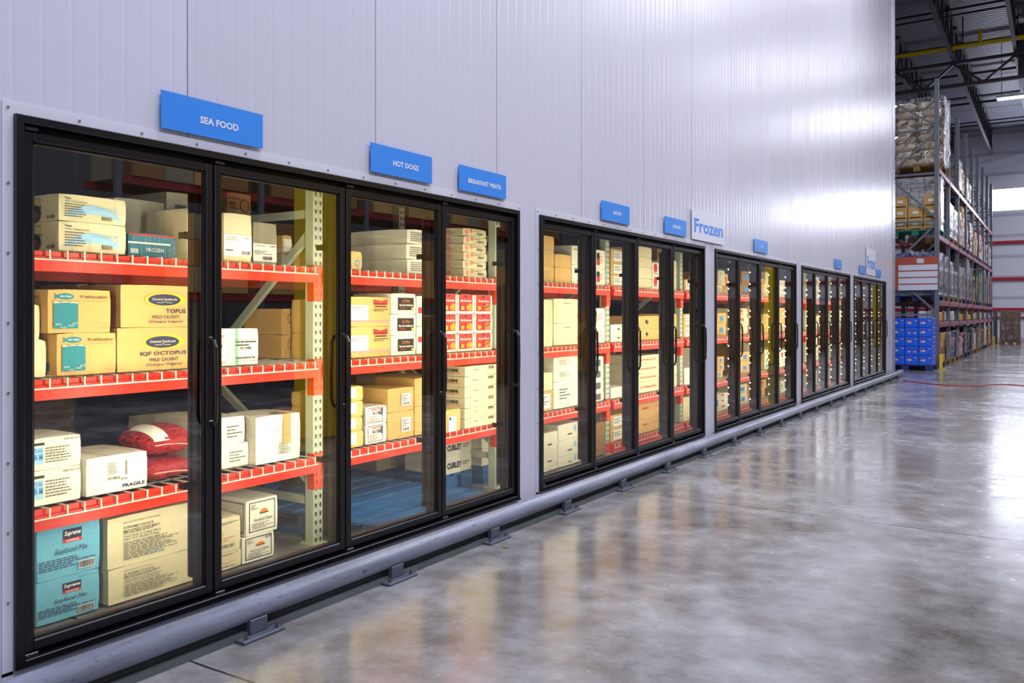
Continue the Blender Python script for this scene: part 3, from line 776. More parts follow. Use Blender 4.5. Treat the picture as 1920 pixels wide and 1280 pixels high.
carton(D0, 614, 640, T3, P(612, 467, D0)[1], TAN, 'tan carton with orange and white label right of the slotted post', depth=.3, sticker=lambda f: (f.rect(-.02, .05, .9, .8, STICK), f.poly([(f.w * .1, f.h * .45), (f.w * .9, f.h * .1), (f.w * .9, f.h * .45), (f.w * .4, f.h * .7)], INKO)))
carton(D0, 655, 679, T3, P(655, 470, D0)[1], TAN, 'small tan carton with blue round stamp behind the third door', depth=.3, front=lambda f: (f.ell(.62, .36, .022, .022, INKBL), f.ell(.62, .36, .013, .013, TAN)))
stack(D0, 763, 826, T3, [484.5, 455.5, 427.5], WHITE, '# soft-cornered white carton of three behind the third door, top shelf', depth=.62, jitter=1.5, soft=.008, front=lambda f: (f.lines(.1, .15, .75, .85, 5), f.text('FROZEN', .5, .3, .12, INKG)))
def seal(f): f.ell(.62, .5, .020, .020, INKP); f.ell(.17, .5, .02, .02, INKP)
def sealf(f): f.ell(.16, .5, .022, .022, INKP); f.rect(.30, .45, .40, .95, INKO); f.bars(.6, .25, .85, .55); f.lines(.4, .6, .8, .85, 2)
stack(D0, 869.5, 913, T3, [502, 486.5, 471, 456, 441, 426], CREAM, '# thin white carton with pink round seals behind the fourth door, top shelf', depth=.36, jitter=1.8, soft=.006, front=sealf, side=seal)
# --- middle shelf
def krabby(f):
    f.ell(.27, .84, f.w * .135, f.h * .075, INKT); f.poly([(f.w * .10, f.h * .91), (f.w * .19, f.h * .84), (f.w * .10, f.h * .77)], INKT)
    f.text("Mrs. Friday's", .275, .84, .05, INKW, .02, .2, wmax=.22); f.text('Krabbycakes', .72, .83, .10, INKB, .0, .3, ww=.44)
    f.rect(.53, .735, .95, .742, INKG)
    f.rect(.08, .10, .46, .72, INKT); f.poly([(f.w * (.08 + .38 * k / 16), f.h * (.715 + .012 * math.sin(k * 1.1))) for k in range(17)] + [(f.w * .46, f.h * .68), (f.w * .27, f.h * .70), (f.w * .08, f.h * .68)], CREAM)
    for u, v in ((.15, .20), (.34, .17), (.22, .13), (.40, .22)):
        f.ell(u, v, f.w * .045, f.h * .02, INKW); f.ell(u, v, f.w * .038, f.h * .014, INKT)
    for k, s_ in enumerate(('NET WT. 10 lbs. (4.54kg)', '4/2.5 lb Bags', 'KEEP FROZEN')): f.text(s_, .95, .215 - k * .055, .032, INKG, .0, al='r')
for k, (a, b, yt) in enumerate([(106.5, 218, 624.3), (89.7, 207.8, 541)]):
    zt = P(a, yt, D0)[1]
    carton(D0, a, b, (T2 if k == 0 else P(106.5, 624.3, D0)[1]), zt, TAN, ['lower', 'upper'][k] + ' yellowish Krabbycakes carton with teal panel on the middle shelf', name='crab_cake_carton', depth=.30, front=krabby, side=lambda f: (f.text('Krabbycakes', .6, .83, .09, INKB, 0, .3, wmax=.6), f.rect(.55, .1, .8, .3, INKT), f.lines(.1, .5, .5, .7, 3)))
def octo(full):
    def g_(f):
        f.ell(.50, .66, f.w * .235, f.h * .165, INKY); f.ell(.49, .655, f.w * .19, f.h * .14, INKS)
        f.text('Central Seafoods', .49, .67, .055, CREAM, .01, .2, ww=.29); f.poly([(f.w * (.40 + .18 * k / 8), f.h * (.595 + (.03 if k == 4 else 0))) for k in range(9)] + [(f.w * (.58 - .18 * k / 8), f.h * (.585 + (.03 if k == 4 else 0))) for k in range(9)], CREAM)
        if full: f.text('IQF OCTOPUS', .50, .385, .105, INKS, .03, ww=.52)
        else: f.text('TOPUS', .62, .385, .105, INKS, .03, ww=.24)
        f.text('WILD CAUGHT', .50, .245, .075, INKS, .02, ww=.33); f.text('(Octopus Vulgaris)', .50, .125, .075, INKS, .015, .1, ww=.40)
    return g_
z1 = P(220, 614, D0)[1]
carton(D0, 219.5, 386, T2, z1, TAN, 'lower tan octopus carton with yellow-ringed oval emblem on the middle shelf', name='octopus_carton', depth=.40, front=octo(True), soft=.006)
carton(D0, 226, 387, z1, P(226, 532, D0)[1], TAN, 'upper torn tan octopus carton with yellow-ringed oval emblem on the middle shelf', name='octopus_carton', depth=.40, front=octo(False), soft=.016)
carton(4.15, 145, 222, T2, P(140, 531, 4.15)[1], TAN, 'tan carton with blue square mark standing behind the Krabbycakes cartons', depth=.35, front=lambda f: (f.rect(.25, .82, .45, 1, INK), f.text('FROZEN', .7, .9, .07, INKB)))
for k, (a, b, y0_, y1_) in enumerate([(58, 96, 707, 641), (50, 84, 641, 574)]):
    carton(D0 - .0, a - 16, b - 9, T2 if k == 0 else P(58, 636, D0)[1], P(58, 636 if k == 0 else 570, D0)[1], CREAM, ['lower', 'upper'][k] + ' crumpled white packet at the left edge of the middle shelf', name='paper_packet', cat='packet', depth=.28, soft=.012)
def ship(f):
    f.text('Super', .10, .80, .11, INKR, .02, al='l', wmax=.33); f.text('Gulf Shrimp', .98, .80, .05, INKR, al='r', wmax=.55); f.lines(.5, .5, .95, .68, 2, INKB); f.text('40124MS', .72, .46, .08, INKG, .02, wmax=.35)
    f.bars(.50, .16, .94, .22); f.frame(.05, .25, .34, .66, .002, INKG); f.frame(.46, .1, .97, .7, .002, INKG); f.text('1', .2, .53, .09, INKB, .02); f.text('WILD', .2, .08, .06, INKR)
carton(D0, 396, 484.5, T2, P(396, 616, D0)[1] , WHITE, 'white carton with green strap behind the second door, middle shelf', name='shrimp_carton', depth=.27, front=ship, tape=lambda f, tp: (f.rect(.50, 0, .56, 1, GREEN), tp.rect(.50, 0, .56, 1, GREEN)))
stack(4.0, 528, 580, T2, [627, 578], TAN, '# tan carton with round stamp behind the slotted post, middle shelf', depth=.35, front=lambda f: (f.ell(.3, .6, .02, .03, INKB), f.ell(.3, .6, .017, .027, TAN)))
stack(D0, 612, 648, T2, [624, 560], TAN, '# tan carton squeezed right of the slotted post on the middle shelf', depth=.3, sticker=lambda f: f.rect(.1, .2, .45, .85, STICK))
def red_hot(f):
    f.rect(0, .14, 1, .215, INKP); f.poly([(f.w * (.60 + .34 * k / 10), f.h * (.86 + .07 * abs(k - 5) / 5)) for k in range(11)] + [(f.w * (.94 - .34 * k / 10), f.h * (.73 + .02 * abs(k - 5) / 5)) for k in range(11)], INKR)
    f.text('RED HOT CHICAGO', .77, .765, .055, INKB, .03, ww=.32); f.rect(.63, .66, .91, .70, INKB); f.lines(.6, .5, .95, .62, 2, INKB)
stack(D0, 650, 731.5, T2, [612.5, 555], TAN, '# tan hot dog carton with red ribbon emblem behind the third door', name='hot_dog_carton', depth=.34, front=red_hot, sticker=lambda f: (f.rect(.08, .22, .47, .72, STICK), f.lines(.1, .55, .4, .66, 2)))
def ultra(f):
    f.rect(.26, .18, .92, .80, INKB); f.text('ULTRA', .6, .63, .13, INKO, .0, wmax=.4); f.text('Blue Star Frankfurters', .6, .43, .10, INKW, .02, ww=.56); f.lines(.34, .24, .76, .34, 1, INKR); f.rect(.81, .20, .90, .32, INKY)
zt_u = tops(734, [628, 588, 549], D0)
for k, (za, zb_) in enumerate(zip([T2] + zt_u[:2], zt_u)):
    carton(D0, 732.8 + (.6, -.4, .8)[k], 779.5, za, zb_, WHITE, ['bottom', 'middle', 'top'][k] + ' white carton with big black label behind the third door', name='hot_dog_carton', depth=.34, front=ultra)
def vlab(f): f.rect(.05, .42, .22, .62, INKR); f.rect(.22, .32, .85, .76, INKY); f.text('V', .52, .54, .36, INKBL, .06); f.rect(.80, .55, .95, .66, INKP)
stack(D0, 781.5, 828, T2, [611, 554], WHITE, '# white carton with yellow V label behind the third door edge', depth=.34, front=vlab)
def corn(mini):
    def g_(f):
        f.rect(.08, .13, .90, .99, INKR); f.text('Mini Corn Dogs' if mini else 'Corn Dogs', .5, .66, .15, INKW, .03, .1, ww=.66 if mini else .6); f.ell(.48, .90, f.w * .05, f.h * .07, INK)
        f.ell(.70, .34, f.w * .19, f.h * .20, INKO)
        if mini:
            for a, b in ((.62, .34), (.74, .42), (.76, .26)): f.ell(a, b, f.w * .07, f.h * .075, INKY); f.ell(a, b, f.w * .04, f.h * .04, mat('sausage', (150, 70, 40)))
        else: f.poly([(f.w * .50, f.h * .24), (f.w * .84, f.h * .38), (f.w * .84, f.h * .50), (f.w * .5, f.h * .36)], mat('sausage', (150, 70, 40)))
        f.ell(.24, .30, f.w * .09, f.h * .10, INKY); f.text('24', .24, .30, .08, INKR, .02); f.text('Frozen', .5, .49, .07, INK, .02, wmax=.4)
    return g_
zt_c = tops(858, [625, 588, 551], D0); zb0 = T2
cn = ['left', 'middle', 'right']
for k, (za, zb_) in enumerate(zip([T2] + zt_c[:2], zt_c)):
    for c, (a, b) in enumerate([(828.5, 857.2), (858, 889), (889.9, 923)]):
        carton(D0, a, b, za, zb_, WHITE, '%s-row red and white corn dog carton in the %s column behind the fourth door' % (['bottom', 'middle', 'top'][k], cn[c]), name='corn_dog_carton', depth=.30, front=corn(c != 2), side=lambda f: f.rect(.1, .1, .9, .95, INKR), group=None)
# --- lower shelf
def atl(f):
    f.rect(0, .18, .22, .72, INKLB); f.text('ATLAN', .1, .62, .12, INKBL, .02, wmax=.2); f.text('ER M', .1, .42, .18, INKBL, .04, wmax=.22); f.rect(.0, .78, .24, .86, INKB)
    f.lines(.26, .2, .85, .72, 6); f.text('KEEP FROZEN', .8, .90, .06, INKB, .01)
stack(D0, 60, 152, T1, [884, 823], WHITE, '# white carton with blue print at the left end of the lower shelf', depth=.32, front=atl)
def fragile(f):
    f.text('FRAGILE', .77, .13, .10, INK, .05, ww=.38); f.lines(.34, .48, .55, .82, 8); f.bars(.34, .34, .54, .42); f.bars(.62, .42, .66, .82); f.text('82528', .60, .33, .05, INKB, .02); f.text('1', .82, .40, .08, INKBL, .01)
carton(D0, 161.5, 276.5, T1, P(162, 860, D0)[1], WHITE, 'white FRAGILE carton on the lower shelf behind the nearest door', name='fragile_carton', depth=.36, front=fragile, tape=lambda f, tp: tp.rect(.35, 0, .37, 1, TAPE))
def long_white(f): f.lines(.55, .2, .95, .7, 4)
z1 = P(385, 839, 3.72)[1]
carton(3.72, 384, 466, T1, z1, WHITE, 'lower plain white carton left behind the second door, lower shelf', depth=.40, front=long_white)
carton(3.72, 384, 459, z1, P(384, 787, 3.72)[1], WHITE, 'upper plain white carton left behind the second door, lower shelf', depth=.44, front=long_white)
carton(4.16, 300, 392, T1, P(300, 786, 4.16)[1], WHITE, 'white carton standing behind the red mesh bags', depth=.30)
def crumple(f): f.lines(.5, .15, .8, .4, 6); f.text('EO', .48, .68, .06, INKG, wmax=.15); f.frame(.42, .15, .8, .55, .001, INKG)
carton(D0, 479.5, 563, T1, P(479, 782, D0)[1], WHITE, 'large dented white carton with brown tape on the lower shelf', name='taped_carton', depth=.30, soft=.010, front=crumple,
       tape=lambda f, tp: (f.rect(.60, .36, .78, 1.0, TAPE), tp.rect(.60, .55, .78, 1.0, TAPE)))
stack(4.05, 570, 600, T1, [812, 770], TAN, '# small tan carton behind the slotted post, lower shelf', depth=.3)
stack(D0, 612, 645, T1, [824, 794, 766, 738], TAN, '# small tan carton right of the slotted post, lower shelf', depth=.3, jitter=1)
stack(D0 - .01, 650, 680.5, T1, [810, 783, 753, 725], TAN, '# tan carton at the left behind the third door, lower shelf', depth=.3, jitter=1.2, soft=.006, sticker=lambda f: f.rect(.2, .2, .55, .9, STICK))
def b100(f):
    f.frame(.10, .08, .82, .92, .004, INK); f.text('41/100', .52, .60, .20, INK, .03, ww=.4); f.text('SHRIMP FROZEN', .5, .80, .10, INKR, .02, wmax=.5); f.lines(.18, .15, .6, .45, 4, INKR); f.rect(.72, .45, .77, .85, INK)
stack(D0, 685.5, 725, T1, [797, 763], WHITE, '# white shrimp carton with navy frame and 41/100 print', name='shrimp_carton', depth=.28, front=b100)
def lab(f): f.rect(.50, .22, .86, .75, STICK)
def lab2(f): f.rect(.50, .22, .86, .75, STICK); f.lines(.53, .42, .82, .70, 4, INKB); f.bars(.54, .26, .8, .38)
stack(D0, 727, 776, T1, [774, 729], TAN, '# tan carton with white shipping label beside the shrimp cartons', depth=.33, sticker=lab2)
stack(D0 - .0, 777.5, 818, T1, [762, 709], TAN, '# larger tan carton with white shipping label at the third door edge', depth=.36, sticker=lab2)
zq = [T1] + tops(705, [778, 728], 4.06)
for k in range(2): carton(4.06, 705, 775, zq[k], zq[k + 1], TAN, ['lower', 'upper'][k] + ' tan carton in the back row behind the third door, lower shelf', depth=.5)
carton(4.10, 742, 826, zq[2] + .0, zq[2] + .05, WHITE, 'flat white carton lying on the back row cartons behind the third door', depth=.4)
def cuis(f): f.text('CUISINE', .72, .60, .30, INKB, .04, wmax=.5); f.rect(.4, .30, .9, .36, INKO)
stack(3.575, 871.5, 937, T1, [785.5, 766, 746, 726, 706.5, 687], CREAM, '# flat cream cuisine carton behind the fourth door, lower shelf', depth=.40, jitter=.8, front=lambda f: (f.bars(.66, .6, .82, .9), f.text('FROZEN', .3, .6, .16, INKB)), side=cuis)
carton(3.56, 836 - 2, 863.5, T1, P(836, 764, D0)[1], TAN, 'small tan carton with white label in front of the flat cuisine cartons', depth=.12, rz=0, sticker=lambda f: (f.rect(.2, .02, .68, .7, STICK), f.ell(.3, .6, .012, .012, INKB)))
# --- floor level, first two doors
FLZ = .012
def mix_(f):
    f.rect(.40, .66, .70, .84, INK); f.rect(.40, .60, .70, .665, INKR); f.text('Supreme', .55, .755, .11, INKW, .02, .2, ww=.26); f.text('CHOICE', .55, .632, .035, INKW, .02, ww=.2)
    f.text('Seafood Mix', .53, .47, .10, INK, .0, .45, ww=.55); f.lines(.02, .16, .95, .36, 5, INK); f.rect(.64, .08, .90, .22, STICK); f.bars(.65, .09, .89, .21); f.text('KEEP FROZEN 0F OR BELOW', .80, .92, .025, INK)
z1 = P(186, 1063, D0)[1]
carton(D0, 68, 186.5, FLZ, z1, BLUEC, 'lower light blue Seafood Mix carton at the bottom left', name='seafood_mix_carton', depth=.35, front=mix_)
carton(D0, 69, 187.5, z1, P(187, 962, D0)[1], BLUEC, 'upper light blue Seafood Mix carton under the lower shelf', name='seafood_mix_carton', depth=.35, front=mix_)
def crab(f):
    f.text('KEEP FROZEN STORE AT 0F OR UNDER', .17, .86, .035, INKG, al='l', wmax=.42); f.text('SUPREME CHOICE', .17, .76, .05, INKG, .02, al='l', ww=.34)
    f.text('IMITATION CRAB MEAT', .17, .69, .05, INKG, .02, al='l', ww=.42); f.lines(.17, .63, .72, .67, 1); f.text('12x2.5LB (1.13kg) PKG', .17, .58, .05, INKG, .02, al='l', ww=.42); f.text('NET WT 30LBS(13.6kg)', .17, .52, .05, INKG, .02, al='l', ww=.40)
    f.lines(.17, .12, .86, .48, 12, INKG, .5); f.text('81010 39 972', .55, .17, .04, INKLB, .02, wmax=.25)
z1 = P(202, 1068, D0)[1]
carton(D0 - .01, 203, 364, FLZ, z1, CREAM, 'lower cream imitation crab meat carton on the cooler floor', name='crab_meat_carton', depth=.36, front=crab, soft=.006)
carton(D0 - .01, 201.5, 363.5, z1, P(202, 972, D0)[1], CREAM, 'upper cream imitation crab meat carton under the lower shelf', name='crab_meat_carton', depth=.36, front=crab, soft=.006)
def clam(f):
    f.frame(.10, .09, .92, .93, .005, INK); f.ell(.56, .60, f.w * .13, f.h * .11, INKO, 0, 180); f.rect(.42, .57, .70, .60, INKB); f.text('Hardshell Clams', .53, .42, .10, INKS, .0, ww=.58); f.lines(.18, .16, .85, .34, 4, INKG); f.lines(.14, .72, .36, .88, 3)
def clams(f): f.frame(.08, .08, .95, .93, .005, INK)
z1 = P(454, 1009, D0)[1]
carton(D0, 454, 514, FLZ, z1, WHITE, 'lower white Hardshell Clams carton with navy frame', name='clam_carton', depth=.34, front=lambda f: (clam(f), f.bars(.70, .8, .9, .9, INK)), side=clams)
carton(D0, 461, 520.6, z1, P(461, 940, D0)[1], WHITE, 'upper white Hardshell Clams carton with navy frame', name='clam_carton', depth=.36, front=clam, side=clams)
def lob(f): f.text('Lobster', .2, .55, .10, INKR, .0, .4); f.rect(.0, .62, .12, .74, INKR); f.lines(.1, .3, .8, .45, 2, INKP); f.lines(.3, .8, .9, .88, 2, INK); f.bars(.1, .12, .8, .22, INKG)
z1 = P(400, 1041, 3.66)[1]
carton(3.66, 398, 452.5, FLZ, z1, CREAM, 'lower small cream carton with red script, left of the clam cartons', depth=.34, front=lob)
carton(3.66, 396, 451, z1, P(400, 976, 3.66)[1], CREAM, 'upper small cream carton with red script, left of the clam cartons', depth=.34, front=lob)
# --- mesh bags of shellfish
MESH = mat('red_mesh', (190, 26, 26), .35); g = N(MESH); vec, o_ = g.xyz()
w1 = g.m('ABSOLUTE', g.m('SUBTRACT', g.m('FRACT', g.m('MULTIPLY', g.m('ADD', o_[1], o_[2]), 95.)), .5)); w2 = g.m('ABSOLUTE', g.m('SUBTRACT', g.m('FRACT', g.m('MULTIPLY', g.m('SUBTRACT', o_[1], o_[2]), 95.)), .5))
k_ = g.m('MAXIMUM', w1, w2); n_ = g.noise(vec, 32, 3)
g.to(g.mix(g.m('GREATER_THAN', k_, .36), lin((128, 14, 16)), lin((208, 40, 38))), 'Base Color'); g.bump(g.m('ADD', g.m('MULTIPLY', n_, 1.2), g.m('MULTIPLY', k_, .2)), .9, .03)
def bag(y0, y1, z, h, dep, X, label, ltag, seed):
    r = random.Random(seed); L = y1 - y0; nu, nv = 28, 18; V = []; Fs = []
    for i in range(nu + 1):
        u = i / nu; e = max(.02, (1 - abs(2 * u - 1) ** 3.2)) ** .6
        for j in range(nv):
            a = 2 * math.pi * j / nv
            rx = dep / 2 * (.55 + .45 * e); rz = h / 2 * e
            q = 1 + .05 * math.sin(7 * u + 3 * a + seed) + .04 * math.sin(19 * u + 5 * a) + r.uniform(-.02, .02)
            zz_ = math.sin(a) * rz * q
            V.append((-dep / 2 + math.cos(a) * rx * q, u * L, h / 2 + max(zz_, -h * .47)))
    for i in range(nu):
        for j in range(nv):
            j2 = (j + 1) % nv; Fs.append((i * nv + j, i * nv + j2, (i + 1) * nv + j2, (i + 1) * nv + j))
    Fs.append(tuple(range(nv))[::-1]); Fs.append(tuple(range(nu * nv, (nu + 1) * nv)))
    mb = MB(); mb.add(V, Fs); o = mb.build('mesh_bag', MESH, smooth=True); o.location = (X, y0, z); tag(o, label, 'bag', 'red mesh bags of shellfish')
    # seam cord along the front
    mb = MB(); pts = []
    for i in range(3, nu - 1):
        u = i / nu; e = max(.02, (1 - abs(2 * u - 1) ** 3.2)) ** .6
        pts.append((-dep / 2 + dep / 2 * (.55 + .45 * e) * 1.045, u * L, h * (.42 + .06 * math.sin(5 * u))))
    mb.tube(pts, .0035, 6); mb.build('seam', mat('seam_pink', (232, 150, 140), .5), o)
    if ltag:
        mb = MB(); v = []; fs = []
        for i in range(9):
            u = .10 + .24 * i / 8; e = (1 - abs(2 * u - 1) ** 3.2) ** .6
            for j in range(7):
                a = math.radians(12 + 100 * j / 6); v.append((-dep / 2 + math.cos(a) * dep / 2 * (.55 + .45 * e) * 1.07, u * L, h / 2 + math.sin(a) * h / 2 * e * 1.09))
        for i in range(8):
            for j in range(6): fs.append((i * 7 + j, i * 7 + j + 1, (i + 1) * 7 + j + 1, (i + 1) * 7 + j))
        mb.add(v, fs); mb.build('paper_band', STICK, o, smooth=True)
bX = 3 - 3.64
bz = T1
bag(Yp(279, 3.66), Yp(372, 3.66), bz, .115, .34, bX, 'lower red mesh bag of shellfish resting on the wire deck', False, 3)
bag(Yp(243, 3.66), Yp(372, 3.66), bz + .112 + .0, .165, .34, bX - .0, 'upper red mesh bag of shellfish with white paper band', True, 5) if False else bag(Yp(280, 3.66), Yp(371, 3.66), bz + .118, .150, .34, bX, 'upper red mesh bag of shellfish with white paper band', True, 5)
# --- blue pallets on the floor of the second and third bay, cartons behind
def pallet(X0, X1, Y0, Y1, z, m, label, group=None, name='pallet', along='x', boards=7, th=.14):
    """X0<X1, Y0<Y1: deck boards run along X, blocks at the front edge"""
    t = empty(name, (X0, Y0, z), label, 'pallet', group); lx, ly = X1 - X0, Y1 - Y0
    n = boards; bw = ly / n * .80; st = (ly - bw) / (n - 1)
    first = None
    for k in range(n):
        if first is None:
            mb = MB(); mb.cbox(0, lx, 0, bw, th - .02, th, .002); first = mb.build('deck_board', m, t)
        else:
            c = first.copy(); COL.objects.link(c); c.location = (0, k * st, 0)
    f2 = None
    for k in range(3):
        x = (lx - .09) * k / 2
        if f2 is None:
            mb = MB(); mb.box(0, .09, 0, .14, .02, th - .02); mb.box(0, .09, ly / 2 - .07, ly / 2 + .07, .02, th - .02); mb.box(0, .09, ly - .14, ly, .02, th - .02); mb.box(0, .09, 0, ly, 0, .02); f2 = mb.build('stringer', m, t)
        else:
            c = f2.copy(); COL.objects.link(c); c.location = (x, 0, 0)
    return t
t = pallet(0, 1.12, 0, 1.2, 0, PBLUE, 'blue pallet on the cooler floor behind the third door, boards showing', 'blue pallets in the cooler'); t.location = (-.24, 3.56, 0); t.rotation_euler[2] = D90
pallet(-1.90, -.86, 4.79, 5.31, 0, PBLUE, 'narrow blue pallet left of the post behind the fourth door, loaded with cartons', 'blue pallets in the cooler', boards=4)
pallet(-1.95, -.84, 5.43, 5.84, 0, PBLUE, 'blue pallet right of the post behind the fourth door', 'blue pallets in the cooler', boards=3)
pallet(-2.95, -1.98, 3.30, 4.35, 0, PBLUE, 'blue pallet at the back behind the third door, with flat cartons', 'blue pallets in the cooler')
def curl(f): f.text('CURLEY', .34, .45, .36, INK, .05, wmax=.55); f.lines(.65, .35, .92, .6, 2, INK)
def cur2(f): f.text('CURE', .5, .5, .42, INK, .06, wmax=.85)
for k in range(2):
    z = .14 + k * .135
    carton_m(-.87, 4.98, 5.315, z, z + .135, WHITE, ['lower', 'upper'][k] + ' white carton with blue print, low behind the fourth door, left of the post', front=curl, depth=.4)
    carton_m(-.86, 5.44, 5.78, z, z + .135, WHITE, ['lower', 'upper'][k] + ' white carton with blue print, low behind the fourth door, by the post', front=cur2, depth=.4)
    carton_m(-1.4, 4.80, 5.25, .14 + k * .11, .25 + k * .11, GREYC, ['lower', 'upper'][k] + ' flat grey carton behind the blue-printed cartons, low in the cooler', depth=.45)
# ================================================================== second bank: bacon and burgers
B2 = 'of the second door bank'
def s2(x0, x1, base, ys, m, label, D=D0, **k): return stack(D, x0, x1, base, ys, m, label, **k)
stk_ = lambda f: (f.rect(.15, .12, .85, .85, STICK), f.lines(.2, .3, .8, .75, 4, INKB))
s2(1014, 1039, T3, [497, 467, 440], TAN, '# tan carton at the left end of the top shelf, second bank')
s2(1040.5, 1071, T3, [500, 475], TAN, '# tan carton second from left on the top shelf, second bank')
s2(1072, 1108, T3, [495, 459], WHITE, '# white carton with red oval behind the first door, second bank', front=lambda f: (f.ell(.75, .55, .05, .08, INKR), f.ell(.75, .55, .044, .074, WHITE), f.lines(.1, .75, .5, .85, 1, INKB), f.text('Farm', .3, .15, .10, INKR)))
redl = lambda f: (f.rect(.30, .20, .52, .85, INKR), f.rect(.30, .55, .52, .85, INKB), f.rect(.54, .20, .9, .80, STICK), f.lines(.56, .3, .88, .75, 4, INKO))
s2(1112, 1134.5, T3, [503, 467], WHITE, '# white bacon carton with red and black label on the top shelf', front=redl, name='bacon_carton')
s2(1145.5, 1173, T3, [514, 491, 466], TAN, '# tan carton with paper sticker right of the post, top shelf, second bank', sticker=stk_)
s2(1197.5, 1222, T3, [521, 500, 481, 461], CREAM, '# pale carton behind the third door of the second bank, top shelf')
s2(1223, 1243, T3, [517, 491], WHITE, '# white carton with red round mark, top shelf, second bank', front=lambda f: (f.ell(.3, .6, .05, .05, INKR), f.lines(.1, .15, .8, .25, 1, INKB)))
carton(4.1, 1232, 1252, T3, P(1232, 463, 4.1)[1], BROWN, 'brown carton at the back behind the third door of the second bank', depth=.3)
s2(1255, 1268.5, T3, [516, 487], CREAM, '# pale carton left of the post behind the fourth door of the second bank')
s2(1283, 1300, T3, [523], TAN, 'small tan carton with white label near the right end, top shelf, second bank', sticker=stk_)
# middle
s2(1038, 1091, T2, [606, 559], CREAM, '# large cream carton behind the first door of the second bank', depth=.34, front=lambda f: (f.lines(.35, .78, .75, .84, 1, INKB), f.ell(.88, .3, .025, .025, INKG)))
carton(D0 - .04 + .0, 1000, 1036.5, T2, P(1000, 561, D0)[1], CREAM, 'large cream carton at the left end of the middle shelf, second bank', depth=.3)
carton(3.645, 1027.5, 1037, T2, P(1027, 626, 3.645)[1], TAN, 'small tan carton at the far left of the second bank middle shelf', depth=.02) if False else None
s2(1100, 1134.5, T2, [612, 577], WHITE, '# white bacon carton with red and black label on the middle shelf', front=redl, name='bacon_carton')
s2(1145, 1171.5, T2, [626, 608], WHITE, '# white wrapped pack with dark square mark, middle shelf, second bank', soft=.012, front=lambda f: f.rect(.5, .4, .62, .6, INKB), name='wrapped_pack', cat='pack')
s2(1197.5, 1241, T2, [616, 592], TAN, '# tan carton behind the third door, middle shelf, second bank', front=lambda f: f.text('ilby', .35, .5, .4, INK, .06))
s2(1249, 1268.5, T2, [612, 588], TAN, '# tan carton left of the last post, middle shelf, second bank')
s2(1281.5, 1299, T2, [611, 588], TAN, '# tan carton near the right end, middle shelf, second bank', sticker=stk_)
# lower
s2(1038, 1090, T1, [716, 692, 670], WHITE, '# white carton behind the first door, lower shelf, second bank', depth=.34, front=lambda f: (f.frame(.15, .15, .62, .85, .002, INKG), f.lines(.2, .3, .58, .75, 4)))
carton(3.655, 1001, 1036, T1, P(1005, 735, 3.66)[1], TAN, 'tan carton with white sticker at the left end, lower shelf, second bank', sticker=stk_, depth=.3)
carton(3.655, 1001, 1036, P(1005, 735, 3.66)[1], P(1005, 700, 3.66)[1], CREAM, 'cream carton on the tan sticker carton at the left end, second bank', depth=.3)
rr = lambda f: (f.rect(.55, .12, .85, .7, INKG), f.text('INFO', .5, .85, .08, INKR))
s2(1095, 1132, T1, [736, 714, 692, 670], WHITE, '# white carton left of the post, lower shelf, second bank', front=rr, jitter=.6)
s2(1145, 1172, T1, [727], WHITE, 'low white wrapped pack right of the post, lower shelf, second bank', soft=.012)
s2(1197.5, 1240, T1, [717, 701, 684, 667], CREAM, '# white carton with red INSTITUTIONAL USE ONLY print, second bank', front=lambda f: f.text('INSTITUTIONAL USE ONLY', .42, .5, .2, INKR, .02, ww=.72))
s2(1250, 1269, T1, [706, 685, 665], CREAM, '# cream carton left of the last post, lower shelf, second bank')
s2(1283, 1302, T1, [690], WHITE, 'tilted pale carton near the right end, lower shelf, second bank')
# floor level (low beam deck in these bays)
T0 = .10 + .0045
s2(1046.5, 1089, FLZ, [858, 827, 797], WHITE, '# white carton with faint square mark, floor level, behind the first door, second bank', depth=.34, front=lambda f: (f.ell(.75, .6, .02, .03, INKLB), f.rect(.4, .25, .6, .35, INKG)))
s2(1008, 1045.5, FLZ, [880, 849, 815], WHITE, '# white carton at the left end, floor level, second bank', depth=.34, front=lambda f: f.rect(.5, .25, .7, .35, INKG))
s2(1100, 1134, FLZ, [851, 824, 797], BROWN, '# brown carton left of the post, floor level, second bank')
s2(1145, 1172, T0, [804, 779], TAN, '# tan carton with white label right of the post, floor level, second bank', sticker=stk_)
s2(1197, 1240, T0, [786, 753], TAN, '# orange-tan carton with red print, floor level, second bank', front=lambda f: (f.text('AMERICAN', .30, .55, .14, INKR, .03, wmax=.5), f.frame(.55, .55, .95, .9, .003, INKR)))
s2(1281, 1298, T0, [785, 745], CREAM, '# pale carton near the right end, floor level, second bank')
